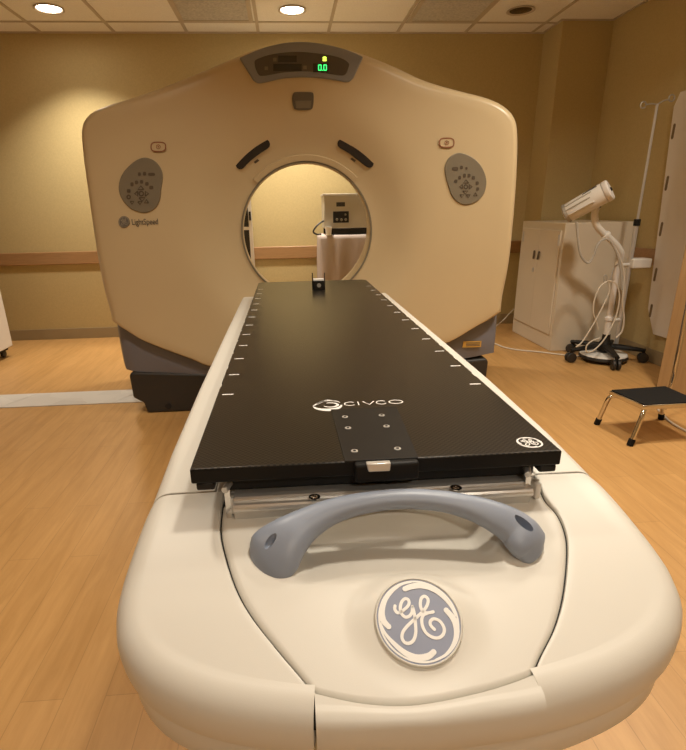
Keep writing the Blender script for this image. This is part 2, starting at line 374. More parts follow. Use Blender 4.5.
# soften the change of edge radius near the ends
K = len(loop)
rad = [r for _, r in loop]
for _ in range(6): rad = [(rad[i-1]+2*rad[i]+rad[(i+1) % K])/4 for i in range(K)]
O = [p for p, _ in loop]
S_ = [0, 0.02, 0.05, 0.1, 0.16, 0.23, 0.31, 0.4, 0.5, 0.6, 0.7, 0.78, 0.85]
rows = []
for s in S_:
    row = []
    for i, p in enumerate(O):
        a = math.atan2(p.z-BCZ, p.x-BCX); c = Vector((BCX+BR*1.02*math.cos(a), 0, BCZ+BR*1.02*math.sin(a)))
        L = (p-c).length; q = c.lerp(p, s*max(0.05, 1-rad[i]/L)/0.85)
        row.append(Vector((q.x, yf_r(q.x, q.z), q.z)))
    rows.append(row)
ye_pt = [YE if r > 0.05 else 2.30 for r in rad]
for k in range(1, 8):
    th = k/7*PI/2; row = []
    for i, p in enumerate(O):
        a = math.atan2(p.z-BCZ, p.x-BCX); c = Vector((BCX+BR*1.02*math.cos(a), 0, BCZ+BR*1.02*math.sin(a)))
        L = (p-c).length; q = c.lerp(p, 1-rad[i]*(1-math.sin(th))/L)
        qi = c.lerp(p, max(0.05, 1-rad[i]/L)); y0 = yf_r(qi.x, qi.z)
        w = sm((rad[i]-0.012)/0.06); dep = (YE-y0)*w+0.03*(1-w)
        row.append(Vector((q.x, y0+dep*(1-math.cos(th)), q.z)))
    rows.append(row)
MB().rings(rows, True).build('front_cover', M['cream_dim'], gan, ang=50)
# rear housing
last = rows[-1]
rr = [[Vector((p.x, p.y, p.z)) for p in last]]
for f, y in ((1.0, 2.50), (0.992, 2.85), (0.975, 3.05), (0.93, 3.18), (0.86, 3.22)):
    rr.append([Vector((BCX+(p.x-BCX)*f, max(y, p.y), BCZ+(p.z-BCZ)*f)) for p in last])
inn = []
for p in last:
    a = math.atan2(p.z-BCZ, p.x-BCX); inn.append(Vector((BCX+0.50*math.cos(a), 3.22, BCZ+0.50*math.sin(a))))
rr.append(inn)
MB().rings(rr, True).build('rear_housing', M['cream_dim'], gan)
# bore
MB().lathe([(BR*1.02, yf_r(BCX+BR, BCZ)-3.0), (BR*1.0, 2.316-3.0), (BR*0.985, 2.324-3.0), (BR*0.985, 2.345-3.0), (BR*1.05, 2.55-3.0), (0.42, 2.95-3.0), (0.50, 3.22-3.0)], (BCX, 3.0, BCZ), (0, 1, 0), 96, False, False).build('bore_liner', M['cream_dim'], gan)
MB().lathe([(BR*1.022, -0.002), (BR*1.02, -0.006), (BR*0.998, -0.006), (BR*0.994, 0.003)], (BCX, yf_r(BCX+BR, BCZ), BCZ), (0, 1, 0), 96, False, False).build('bore_ring', M['keypanel'], gan)
# raised lip over the bore
lr = []
for k in range(49):
    a = PI/2+math.radians(45)*(k/48*2-1)
    taper = 1.0
    ring = []
    for r, d in ((0.356, 0.004), (0.356, -0.010), (0.382, -0.012), (0.390, 0.006)):
        x, z = BCX+r*math.cos(a), BCZ+r*math.sin(a); ring.append(Vector((x, yf_r(x, z)+d, z)))
    lr.append(ring)
MB().rings(lr, True, True, True).build('bore_lip', M['cream_dim'], gan)
# lower band: sheet between cover boundary and its own lower edge
top_c = [Vector((p.x, 0, p.z)) for p in bot]            # from right to left
bl = [ony(u, v, y) for u, v, y in ((124.6, 365.5, 2.40), (131, 369, 2.34), (171, 375.5, 2.305), (206, 381, 2.305))]
br_ = [ony(u, v, y) for u, v, y in ((494, 349.5, 2.40), (488, 352.5, 2.33), (467, 358, 2.305))]
top_c[0] = ony(497, 310, 2.40); top_c[-1] = ony(116.3, 318.5, 2.40)
for q in (top_c[0], top_c[-1]): q.y = 0
low = catmull([Vector((p.x, 0, p.z)) for p in br_]+[Vector((0.6, 0, 0.215)), Vector((0, 0, 0.19))]+[Vector((p.x, 0, p.z)) for p in bl[::-1]], 6)
low = resample(low, nb); R = []
xr_, xl_ = top_c[0].x, top_c[-1].x
def band_y(x, f):
    e = min(x-(xl_-0.0), (xr_+0.0)-x)
    return 2.305+(0.10*(1-math.sqrt(max(0, 1-(1-min(1, max(0, e)/0.10))**2))))
for j in range(9):
    f = j/8; row = []
    for a, b in zip(top_c, low):
        q = a.lerp(b, f); q = Vector((q.x, band_y(a.x, f)-0.012*math.sin(f*PI)*1.0, q.z+(0.02 if j == 0 else 0))); row.append(q)
    R.append(row)
R.append([Vector((p.x, 2.95, p.z+0.02)) for p in R[-1]])
bnd = MB().grid(R)
for e in (0, -1):
    ed = [r[e] for r in R[:-1]]
    bnd.grid([ed, [Vector((p.x*0.99, 3.05, p.z)) for p in ed]])
bnd.build('lower_band', M['slate'], gan, ang=60)
# dark floor base
pb = [(-1.045, 0.255), (-0.6, 0.225), (0.6, 0.225), (1.045, 0.255), (1.06, 0.235), (1.055, 0.10), (1.0, 0.065), (0.985, 0.0), (-0.985, 0.0), (-1.0, 0.065), (-1.055, 0.10), (-1.06, 0.235)]
MB().prism([Vector((x, 2.29, z)) for x, z in pb], (0, 0.75, 0)).build('floor_base', M['base'], gan, bevel=0.012, seg=3)
MB().bx(-0.9, 0.9, 2.40, 3.0, 0.2, 0.33).build('chassis', M['black_m'], gan)
for x in (-0.86, 0.86):
    MB().cyl((x, 2.285, 0.04), (x, 2.30, 0.04), 0.018).build('levelling_foot', M['black_m'], gan)

def face_poly(pxs, lift, n=0, closed=True):
    pts = [onface(u, v, lift) for u, v in pxs]
    return catmull(pts, n, True) if n else pts
def slab(name, pxs, m, parent, front=0.006, back=0.02, n=4, bevel=0.002):
    pts = face_poly(pxs, front, n)
    return MB().prism(pts, (0, front+back, 0)).build(name, m, parent, bevel=bevel)
# display crest
def Zc(l): return [(230+x/4.573, 35+y/4.573) for x, y in l]
arc_t = catmull([Vector((u, v, 0)) for u, v in ((239, 57.5), (262, 48), (280, 43.4), (296, 41.6), (312, 42), (328, 44.6), (347, 49.5), (363.5, 56.5))], 5)
arc_b = catmull([Vector((u, v, 0)) for u, v in ((353.5, 78), (348, 81.8), (338, 80.5), (320, 77.8), (302, 77), (284, 78), (268, 81.5), (258.5, 83), (253, 80))], 5)
crest_px = [(p.x, p.y) for p in arc_t]+[(p.x, p.y) for p in arc_b]
cp = [ony(u, v, 2.235) for u, v in crest_px]
crest = MB().prism(cp, (0, 0.175, 0)).build('display_housing', M['crest'], gan, bevel=0.007, seg=3)
scr_px = catmull([Vector((230+x/4.573, 35+y/4.573, 0)) for x, y in ((112, 128), (128, 108), (200, 86), (310, 76), (420, 86), (505, 104), (543, 128), (542, 150), (528, 180), (500, 184), (420, 172), (330, 166), (240, 172), (160, 186), (130, 180))], 4, True)
sp = [ony(p.x, p.y, 2.2335) for p in scr_px]
scr = MB().prism(sp, (0, 0.006, 0)).build('display_screen', mat('smoked_screen', (0.095, 0.083, 0.065), 0.3), crest, bevel=0.002)
def scr_rect(name, x0, y0, x1, y1, m, par, yy=2.2325):
    c = [ony(230+x/4.573, 35+y/4.573, yy) for x, y in ((x0, y0), (x1, y0), (x1, y1), (x0, y1))]
    return MB().prism(c, (0, 0.002, 0)).build(name, m, par)
win = mat('screen_window', (0.035, 0.035, 0.028), 0.2)
for r_ in ((220, 94, 305, 124), (198, 132, 328, 165), (380, 130, 450, 170)): scr_rect('readout_window', *r_, win, crest)
for c_ in ((205, 112), (166, 152), (343, 148)): scr_rect('indicator', c_[0]-8, c_[1]-8, c_[0]+8, c_[1]+8, M['keypanel'], crest)
# green digits
dg_ = MB()
def seg_digit(x0, y0, x1, y1):
    for a, b in (((x0, y0), (x1, y0)), ((x1, y0), (x1, y1)), ((x1, y1), (x0, y1)), ((x0, y1), (x0, y0))):
        ribbon(dg_, [a, b], 2.1, lambda u, v, h: ony(230+u/4.573, 35+v/4.573, 2.2318-h), 0.001, 1)
seg_digit(405, 137, 417, 161); seg_digit(429, 137, 441, 161)
dot(dg_, (423, 161), 2.4, lambda u, v, h: ony(230+u/4.573, 35+v/4.573, 2.2318-h), 0.001, 8)
tag(dg_.build('digit_readout', M['green'], crest), 'green lit digits')
yl = MB()
for (x0, y0, x1, y1) in ((424, 101, 441, 108), (427, 99, 438, 104), (424, 111, 441, 119)):
    c = [ony(230+x/4.573, 35+y/4.573, 2.232) for x, y in ((x0, y0), (x1, y0), (x1, y1), (x0, y1))]; yl.prism(c, (0, 0.0015, 0))
tag(yl.build('status_light', M['yellow'], crest), 'yellow green lit indicator')
# small square speaker / camera
sq = slab('intercom', [(230+x/4.573, 35+y/4.573) for x, y in ((290, 266), (300, 261), (334, 260), (370, 261), (381, 267), (383, 290), (380, 325), (370, 340), (335, 344), (300, 340), (290, 326), (284, 290))], mat('brown_grey_speaker', (0.14, 0.12, 0.09), 0.45), gan, 0.006, 0.02, 3)
slab('intercom_grille', [(230+x/4.573, 35+y/4.573) for x, y in ((297, 300), (372, 300), (368, 334), (302, 334))], M['keypanel'], sq, 0.0075, 0.0, 0, 0.001)
# laser windows and small sensors
def slot(px, w, m, name):
    P = catmull([onface(u, v, 0.004) for u, v in px], 6); mb = MB(); n = len(P); L, Rr = [], []
    for i, p in enumerate(P):
        t = (P[min(i+1, n-1)]-P[max(0, i-1)]).normalized(); nn = Vector((-t.z, 0, t.x)); L.append(p+nn*w); Rr.append(p-nn*w)
    t0 = (P[0]-P[1]).normalized(); t1 = (P[-1]-P[-2]).normalized()
    cap1 = [P[-1]+Vector((-t1.z, 0, t1.x))*(w*math.cos(k*PI/6))+t1*(w*math.sin(k*PI/6)) for k in range(1, 6)]
    cap0 = [P[0]-Vector((t0.z, 0, -t0.x))*(-w*math.cos(k*PI/6))*-1+t0*(w*math.sin(k*PI/6)) for k in range(1, 6)]
    mb.prism(L+cap1+Rr[::-1]+[P[0]+(L[0]-P[0])*-math.cos(k*PI/6)+t0*(w*math.sin(k*PI/6)) for k in range(1, 6)], (0, 0.02, 0))
    return mb.build(name, m, gan, bevel=0.002)
slot([(240, 164.5), (248, 156.5), (257, 149.5), (265.5, 144)], 0.023, M['slotdark'], 'laser_window')
slot([(342, 143.5), (352, 149.5), (361, 156.5), (369.5, 163)], 0.023, M['slotdark'], 'laser_window')
slab('sensor_window', [(253.5, 162), (257.5, 159), (259.5, 160.5), (255.5, 163.5)], M['keys'], gan, 0.003, 0.01, 0, 0.0008)
slab('sensor_window', [(350.5, 159), (352, 157.5), (356, 160.5), (354.5, 162.2)], M['keys'], gan, 0.003, 0.01, 0, 0.0008)
# keypads
def keypad(outline, keys, ox, oy, s):
    f = lambda l: [(ox+x/s, oy+y/s) for x, y in l]
    k_ = slab('control_panel', f(outline), M['keypanel'], gan, 0.006, 0.02, 4, 0.003)
    for kd in keys:
        x, y, w, h = kd[:4]; shp = kd[4] if len(kd) > 4 else 'b'
        fm = lambda u, v, hh: onface(ox+u/s, oy+v/s, 0.0055+hh)
        mb = MB()
        if shp == 'b':
            n = 12; pts = [(x+w*math.copysign(abs(math.cos(a))**0.6, math.cos(a)), y+h*math.copysign(abs(math.sin(a))**0.6, math.sin(a))) for a in [i*2*PI/n for i in range(n)]]
            mb.prism([fm(u, v, 0.002) for u, v in pts], (0, 0.0025, 0))
        elif shp == 'o':
            ribbon(mb, [(x+w*math.cos(i*2*PI/16), y+h*math.sin(i*2*PI/16)) for i in range(17)], 4.6, fm, 0.002, 1)
        else:
            d = {'u': (0, -1), 'd': (0, 1), 'l': (-1, 0), 'r': (1, 0)}[shp]; n_ = (-d[1], d[0])
            tip = (x+d[0]*h, y+d[1]*h); a_ = (x-d[0]*h*0.4+n_[0]*w, y-d[1]*h*0.4+n_[1]*w); b_ = (x-d[0]*h*0.4-n_[0]*w, y-d[1]*h*0.4-n_[1]*w)
            ribbon(mb, [a_, tip, b_, a_], 4.6, fm, 0.002, 1, False)
        mb.build('button', M['keys'], k_)
    return k_
tag(keypad([(245, 188), (305, 212), (345, 262), (360, 320), (348, 400), (340, 470), (310, 530), (260, 560), (210, 563), (140, 535), (90, 485), (60, 420), (63, 350), (90, 290), (140, 235), (190, 200)],
       [(200, 300, 10, 12), (235, 297, 11, 13), (283, 302, 24, 11), (150, 370, 11, 14), (180, 357, 11, 13), (215, 353, 11, 13), (251, 367, 12, 13), (281, 392, 14, 13), (127, 415, 13, 13), (127, 456, 11, 12, 'o'), (150, 492, 12, 14, 'd'), (204, 494, 14, 14, 'd'), (248, 490, 14, 16, 'u'),
        (210, 398, 20, 18, 'u'), (182, 434, 17, 15, 'l'), (247, 434, 17, 15, 'r'), (218, 468, 20, 18, 'd'), (213, 433, 15, 15, 'o')], 110, 130, 6.81), 'grey left keypad with arrow buttons')
tag(keypad([(250, 190), (330, 215), (400, 265), (450, 340), (472, 430), (455, 520), (400, 590), (310, 622), (240, 605), (185, 550), (155, 470), (130, 380), (125, 310), (150, 245), (195, 205)],
       [(210, 322, 26, 15), (263, 312, 12, 14), (304, 318, 9, 11), (216, 426, 13, 14), (248, 397, 12, 15), (288, 380, 12, 17), (325, 380, 13, 16), (362, 398, 13, 16), (393, 443, 14, 15), (398, 491, 12, 14), (378, 540, 15, 17, 'u'),
        (300, 434, 22, 20, 'u'), (264, 472, 18, 17, 'l'), (334, 472, 18, 17, 'r'), (295, 516, 21, 19, 'd'), (299, 473, 15, 16, 'o'), (265, 546, 16, 17, 'd'), (318, 546, 16, 17, 'd')], 430, 130, 8.33), 'grey right keypad with arrow buttons')
# emergency stop ovals
def oval(cx, cy, w, h):
    n = 24; pts = [(cx+w*math.copysign(abs(math.cos(a))**0.65, math.cos(a)), cy+h*math.copysign(abs(math.sin(a))**0.65, math.sin(a))) for a in [i*2*PI/n for i in range(n)]]
    o = MB().prism([onface(u, v, 0.004) for u, v in pts], (0, 0.02, 0)).build('emergency_button', M['cream_dim'], gan, bevel=0.002)
    rb = MB(); ribbon(rb, pts+[pts[0]], 0.6, lambda u, v, hh: onface(u, v, 0.0035+hh), 0.002, 1); rb.build('outline', M['stop'], o)
    g = MB(); fm = lambda u, v, hh: onface(u, v, 0.0035+hh)
    ribbon(g, [(cx+2.0*math.cos(i*2*PI/14), cy+2.0*math.sin(i*2*PI/14)) for i in range(15)], 0.3, fm, 0.002, 1); dot(g, (cx, cy), 0.8, fm, 0.002, 8)
    g.build('symbol', M['stop'], o)
oval(158.3, 146.8, 7.3, 4.6); oval(446.8, 142.7, 7.2, 4.6)
# badge + lettering
bd = MB(); fmb = lambda u, v, h: onface(124+u*5.6, 222-v*5.9, 0.003+h)
n = 24; bd.prism([fmb(math.cos(i*2*PI/n), math.sin(i*2*PI/n), 0) for i in range(n)], (0, 0.01, 0))
badge = bd.build('maker_badge', M['logogrey'], gan)
mg = MB(); monogram(mg, fmb, 0.002, 0.05); ribbon(mg, [(0.86*math.cos(i*2*PI/24), 0.86*math.sin(i*2*PI/24)) for i in range(25)], 0.05, fmb, 0.002, 1); mg.build('monogram', mat('pale_badge_mark', (0.36, 0.32, 0.25), 0.5), badge)
def text_mesh(body, size, name, m, parent, mtx, width=None, ext=0.002, height=None):
    cu = bpy.data.curves.new('t', 'FONT'); cu.body = body; cu.size = size; cu.extrude = ext/2; cu.offset = 0.0
    ob = bpy.data.objects.new('t', cu); COL.objects.link(ob)
    me = bpy.data.meshes.new_from_object(ob.evaluated_get(bpy.context.evaluated_depsgraph_get()))
    bpy.data.objects.remove(ob)
    xs = [v.co.x for v in me.vertices]; x0, x1 = min(xs), max(xs); ys = [v.co.y for v in me.vertices]
    s = width/(x1-x0) if width else 1
    o_ = ORG.get(parent.name, Vector((0, 0, 0)))
    for v in me.vertices:
        p = Vector(((v.co.x-x0)*s, v.co.y*(height/(max(ys)) if height else s), v.co.z)); v.co = mtx(p)-o_
    me.name = name; me.materials.append(m)
    o = bpy.data.objects.new(name, me); COL.objects.link(o); o.parent = parent; ORG[o.name] = o_; return o
def lsmap(p):
    # letters on the scanner face
    a = onface(132.3, 224.8, 0.002); b = onface(158.3, 224.2, 0.002); e = (b-a).normalized()
    return a+e*p.x+Vector((0, 0, 1))*p.y+Vector((0, -1, 0))*p.z
wls = (onface(158.3, 224.2, 0.002)-onface(132.3, 224.8, 0.002)).length
text_mesh('LightSpeed', 0.03, 'lettering', M['greyprint'], gan, lsmap, wls, 0.002, 0.028)
# labels on the lower band
lb = MB(); c = [ony(u, v, 2.285) for u, v in ((463.5, 341.5), (481.5, 341), (481, 347), (462.5, 347.5))]
lab = lb.prism(c, (0, 0.004, 0)).build('warning_label', M['gold'], gan)
pl = MB()
for k in range(3):
    c = [ony(u, v, 2.2835) for u, v in ((466, 342.8+k*1.4), (480, 342.4+k*1.4), (480, 343.0+k*1.4), (466, 343.4+k*1.4))]; pl.prism(c, (0, 0.001, 0))
pl.build('print_lines', M['greyprint'], lab)
tri = MB()
for (u, v) in ((139, 363.5), (484.5, 348.5)):
    yy = 2.31 if u < 300 else 2.30
    c = [ony(u+a, v+b, yy) for a, b in ((-1.8, 1.3), (1.8, 1.2), (0, -2))]
    MB().prism(c, (0, 0.006, 0)).build('hazard_triangle', M['keypanel'], gan)

# ================================================================== TABLE
XC = 0.013
tab = thing('scanner_table', (XC, 1.0, 0), 'cream patient table with blue-grey pull handle and round badge, under the black couch', 'patient table')
def base(y):
    t = max(0, (0.06-y)/0.33); return 0.70-0.088*t**1.4
def onsurf(u, v, dz=0):
    z = 0.69
    for _ in range(25):
        p = onz(u, v, z); z = 0.5*z+0.5*(base(p.y)+dz)
    return onz(u, v, z)
HWD = 0.366
halfE = [(HWD, 0.078), (0.368, 0.03), (0.370, -0.03), (0.371, -0.08), (0.367, -0.12), (0.350, -0.165), (0.305, -0.21), (0.228, -0.243), (0.12, -0.263), (0.0, -0.269)]
ER = catmull([Vector((x+XC, y, 0)) for x, y in halfE], 10); EL = [Vector((2*XC-p.x, p.y, 0)) for p in ER]
seamL = [onsurf(u, v) for u, v in ((226, 491.5), (222, 506), (220, 530), (224.6, 554), (235.5, 587), (251, 615), (275, 646), (296.8, 672), (311.5, 690))]
seamR = [onsurf(u, v) for u, v in ((536, 476), (545, 497), (557, 511), (564.7, 527), (568, 548), (564.7, 589), (556, 624), (541, 655), (534.5, 671.5))]
NS = 64
SL = resample(catmull([Vector((p.x, p.y, 0)) for p in seamL], 8), NS); SR = resample(catmull([Vector((p.x, p.y, 0)) for p in seamR], 8), NS)
SL[0].y = 0.078; SR[0].y = 0.078
RE = 0.034
def eq_off(E):
    # inward normal for an outline polyline
    out = []
    for i, p in enumerate(E):
        t = (E[min(i+1, len(E)-1)]-E[max(0, i-1)]).normalized(); n = Vector((-t.y, t.x, 0))
        if n.dot(Vector((XC, 0.35, 0))-p) < 0: n = -n
        out.append(n)
    return out
def shoulder(S, E, xend, name):
    cut = []
    for p, q in zip(E, E[1:]):
        cut.append(p)
        if (p.x-xend)*(q.x-xend) <= 0 and p.y < -0.15: cut.append(p.lerp(q, (xend-p.x)/(q.x-p.x))); break
    E = resample(cut, NS); Nn = eq_off(E)
    Rr = []
    # seam flank going down
    for dz, ins in ((-0.03, 0.0), (-0.004, 0.0), (-0.001, 0.0012)):
        Rr.append([Vector((s.x, s.y, base(s.y)+dz))+(e-s).normalized()*ins for s, e in zip(S, E)])
    for k in range(0, 15):
        f = k/14; row = []
        for s, e, n in zip(S, E, Nn):
            ep = e+n*RE; s2 = s+(e-s).normalized()*0.004; q = s2.lerp(ep, f); row.append(Vector((q.x, q.y, base(q.y))))
        Rr.append(row)
    for k in range(1, 9):
        a = k/8*PI/2; row = []
        for e, n in zip(E, Nn):
            ep = e+n*RE; q = ep-n*RE*math.sin(a); row.append(Vector((q.x, q.y, base(ep.y)-RE*(1-math.cos(a)))))
        Rr.append(row)
    for ins, dz in ((0.0005, -0.045), (0.002, -0.058), (0.005, -0.068), (0.03, -0.070)):
        Rr.append([Vector((e.x+n.x*ins, e.y+n.y*ins, base((e+n*RE).y)+dz)) for e, n in zip(E, Nn)])
    mb = MB().grid(Rr); ec_ = [r[-1] for r in Rr]; mb.add(ec_, [tuple(range(len(ec_)))])
    return mb.build(name, M['cream'], tab, ang=50)
xl_end = SL[-1].x; xr_end = SR[-1].x
shoulder(SL, EL, xl_end, 'end_cover'); shoulder(SR, ER, xr_end, 'end_cover')
# skirt below
full = [Vector((p.x, p.y, 0)) for p in EL]+[Vector((p.x, p.y, 0)) for p in ER[::-1][1:]]
full = resample(full, 160); Nf = eq_off(full); Rr = []
for ins, z in ((0.016, 'a'), (0.013, -0.072), (0.0115, -0.080), (0.013, -0.115), (0.026, -0.14), (0.10, -0.15)):
    row = []
    for e, n in zip(full, Nf):
        zb = base((e+n*RE).y)
        row.append(Vector((e.x+n.x*ins, e.y+n.y*ins, zb+(-0.040 if z == 'a' else z))))
    Rr.append(row)
MB().grid(Rr).build('skirt', M['cream'], tab, ang=50)

# centre panel
PCX = 0.012
BTILT = math.radians(27); BRD = 0.0492; bc = onz(418.3, 620.5, 0.655)
def panel_z(x, y):
    z = base(y)
    # hand pocket below the handle: steep back wall, flat floor that runs out into the slope
    lx = (x-PCX)/0.150; wl = 1-sm((abs(lx)-0.78)/0.24)
    floor_z = 0.651+0.12*max(0, -y)
    if floor_z < z: z -= (z-floor_z)*wl*sm((0.006-y)/0.014)
    # raised seat of the badge
    r = math.hypot(x-bc.x, (y-bc.y)/0.86); pl = bc.z+(y-bc.y)*math.tan(BTILT)-0.002
    w = 1-sm((r-0.046)/0.045)
    return z+(pl-z)*w
bot_px = [(311.5, 690), (345, 698), (370, 701.8), (400, 703.4), (433, 700), (476, 691), (510, 681), (534.5, 671.5)]
bs = [onsurf(u, v) for u, v in bot_px]
BS = resample(catmull([Vector((p.x, p.y, 0)) for p in bs], 8), 81)
BS[0] = SL[-1].copy(); BS[-1] = SR[-1].copy()
def ydip(f): 
    q = BS[int(round(f*80))]; return q
rows = []
NR = 90
for j in range(NR):
    t = j/(NR-1); i0 = t*(NS-1); i = min(int(i0), NS-2); fr = i0-i
    a = SL[i].lerp(SL[i+1], fr); b = SR[i].lerp(SR[i+1], fr); row = []
    g = 0.0022
    for k in range(81):
        f = k/80; q = a.lerp(b, f)
        # sag of the bottom seam, fading upwards
        d = (BS[k]-BS[0].lerp(BS[-1], f))*sm((t-0.45)/0.55); q = q+d
        ed = min(f, 1-f)*(b-a).length; inset = 0
        if k == 0: q = q+(b-a).normalized()*g
        if k == 80: q = q-(b-a).normalized()*g
        z = panel_z(q.x, q.y)
        if ed < 0.010: z -= 0.0045*(1-ed/0.010)**2
        if j >= NR-1: z -= 0.003
        row.append(Vector((q.x, q.y, z)))
    rows.append(row)
flank = [[Vector((p.x, p.y, p.z-0.03)) for p in (r[0],)]+r+[Vector((r[-1].x, r[-1].y, r[-1].z-0.03))] for r in rows]
flank = [f for f in flank if f[1].y < 0.04]
last = flank[-1]; flank.append([Vector((p.x, p.y-0.0005, p.z-0.02)) for p in last])
MB().grid(flank).build('cradle_end_panel', M['cream'], tab, ang=60)
# lower panel
Ef = [p for p in full]
def front_y(x):
    best = None
    for p, q in zip(full, full[1:]):
        if (p.x-x)*(q.x-x) <= 0 and p.y < -0.1 and q.y < -0.1:
            t = (x-p.x)/(q.x-p.x+1e-9); return p.y+(q.y-p.y)*t
    return -0.275
rows = []
for k in range(61):
    f = k/60; i0 = f*80; i = min(int(i0), 79); q = BS[i].lerp(BS[i+1], i0-i)
    x = q.x+(0.0030 if k == 0 else (0.0006 if k == 60 else 0)); ye = front_y(x)-0.004; y0 = q.y-0.0012; zb = base(y0)
    rl = min(0.018, 0.75*(y0-ye))
    col = [Vector((x, y0, zb-0.02)), Vector((x, y0, zb-0.003))]
    for s in range(0, 6):
        t = s/5; y = (y0-0.002)+((ye+rl)-(y0-0.002))*t; col.append(Vector((x, y, base(y)+0.001)))
    zc = col[-1].z
    for s in range(1, 7):
        a = s/6*PI/2*0.96; col.append(Vector((x, ye+rl-rl*math.sin(a), zc-rl*(1-math.cos(a)))))
    col += [Vector((x, ye+0.000, zc-0.030)), Vector((x, ye+0.002, zc-0.050)), Vector((x, ye+0.005, zc-0.056)), Vector((x, ye+0.0165, zc-0.058)), Vector((x, ye+0.019, zc-0.085))]
    rows.append(col)
lp = MB().grid(rows)
for e_ in (rows[0], rows[-1]): lp.add(e_, [tuple(range(len(e_)))])
lp.build('lower_panel', M['cream'], tab, ang=50)
for S in (SL, SR):  # black tube backs each seam groove, its shade put in as colour
    xe_ = S[-1].x+(0.0015 if S is SL else -0.0012); ye_ = front_y(xe_)
    MB().tube([Vector((p.x+(0.001 if S is SL else -0.001), p.y, base(p.y)-0.0105)) for p in S[::3]]+[Vector((xe_, ye_+0.030, base(ye_+RE)-0.013)), Vector((xe_, ye_+0.016, base(ye_+RE)-0.024)), Vector((xe_, ye_+0.012, base(ye_+RE)-0.036))], 0.0052, 8).build('seam_shade', M['black_m'], tab)
# side rails
for s in (-1, 1):
    xi = XC+s*0.262; Rr = []
    for y, xo, r in ((0.081, XC+s*HWD, RE), (0.25, 0.384 if s > 0 else -0.355, 0.022), (0.6, 0.390 if s > 0 else -0.358, 0.016), (1.2, 0.391 if s > 0 else -0.360, 0.016), (1.7, 0.391 if s > 0 else -0.361, 0.016), (2.06, 0.391 if s > 0 else -0.361, 0.016)):
        prof = [(xi, 0.60), (xi, 0.699), (xi+s*0.002, 0.701)]+[(xo-s*r+s*r*math.sin(k*PI/12), 0.701-r+r*math.cos(k*PI/12)) for k in range(7)]+[(xo-s*0.001, 0.645), (xo-s*0.008, 0.612), (xo-s*0.012, 0.60), (xo-s*0.014, 0.55), (xo-s*0.05, 0.54)]
        Rr.append([Vector((x, y, z)) for x, z in prof])
    MB().rings(Rr, True, True, True).build('side_rail', M['cream'], tab, ang=45, bevel=0.002)
    MB().bx(XC+s*0.215, XC+s*0.262, 0.079, 2.02, 0.66, 0.699).build('inner_track', M['alu'], tab, bevel=0.002)
# cradle below the board, silver end rail
MB().bx(XC-0.213, XC+0.213, 0.06, 1.97, 0.66, 0.7265).build('cradle', M['base'], tab, bevel=0.01)
x0, x1 = onz(233.5, 506, 0.718).x, onz(533.5, 491, 0.718).x
prof = [(0.058, 0.690), (0.058, 0.7265), (0.013, 0.7265), (0.0105, 0.7245), (0.010, 0.7205)]+[(0.004+0.0075*math.sin(a), 0.7140+0.0075*math.cos(a)) for a in [math.radians(d) for d in (30, 0, -30, -60, -90, -120, -150, -180)]]+[(0.008, 0.690)]
rail = MB().rings([[Vector((x, y, z)) for y, z in prof] for x in (x0, x1)], True, True, True).build('end_rail', M['silver'], tab, ang=30)
for u, v in ((314.5, 497.5), (456, 488.3)):
    p = onz(u, v, 0.7265)
    MB().lathe([(0.0085, 0.0), (0.0085, 0.0015), (0.0055, 0.002), (0.0048, -0.002)], p, n=24, cap0=False).build('bolt', M['chrome'], rail)
for (u, v), (u2, v2), s in (((227, 488), (232, 497), -1), ((528, 472.5), (536, 482), 1)):
    p = onz(u, v, 0.742); q = onz(u2, v2, 0.722)
    hp = MB().cyl((p.x-0.003, p.y-0.007, 0.742), (p.x+0.003, p.y+0.012, 0.744), 0.0052, n=16).build('hinge_pin', M['silver'], tab, bevel=0.001)
    MB().bx(p.x-0.004, p.x+0.004, p.y-0.004, p.y+0.004, 0.694, 0.741).build('pin_post', M['chrome'], hp)
    c = MB().box((q.x, q.y+0.004, 0.710), (0.009, 0.026, 0.026), Matrix.Rotation(math.radians(8*s), 3, 'Z')).build('latch_bracket', M['white'], tab, bevel=0.003, seg=3)
    MB().cyl((q.x, q.y+0.000, 0.724), (q.x, q.y+0.000, 0.7265), 0.0042, n=12).build('screw', M['alu'], c)
# pull handle
hc = [((257.5, 572), .659, .006, .004), ((259, 570), .662, .019, .008), ((261.5, 567), .667, .028, .011), ((265.5, 562.5), .674, .0355, .014), ((271, 556.5), .682, .0395, .0165), ((279, 547.5), .692, .0380, .0185), ((290.5, 536), .704, .031, .0185), ((307, 524), .714, .0238, .017), ((333, 511), .725, .0182, .0155), ((365, 503), .733, .0152, .0142), ((402, 498.8), .737, .0142, .0136), ((440, 501), .735, .0150, .0140), ((470, 507.5), .728, .0178, .0152), ((494, 516.5), .717, .0225, .0168), ((512, 526.5), .704, .0270, .0182), ((522.5, 536), .695, .0300, .0185), ((528.5, 543), .686, .0295, .017), ((532, 548.3), .679, .0260, .014), ((534, 551.8), .673, .0200, .011), ((535.2, 554.2), .669, .0130, .008), ((536, 555.6), .666, .005, .004)]
ctr = catmull([onz(u, v, z) for (u, v), z, _, _ in hc], 5)
def lerp_list(vals, n):
    out = []
    for i in range(n):
        q = i/(n-1)*(len(vals)-1); j = min(int(q), len(vals)-2); out.append(vals[j]+(vals[j+1]-vals[j])*(q-j))
    return out
n_ = len(ctr)
hm = MB().tube(ctr, [c.x for c in catmull([Vector((h[2], h[3], 0)) for h in hc], 5)], 28, True, [c.y for c in catmull([Vector((h[2], h[3], 0)) for h in hc], 5)], ref=(0, -0.55, 0.83))
handle = hm.build('pull_handle', M['bluegrey'], tab, ang=70, sub=1)
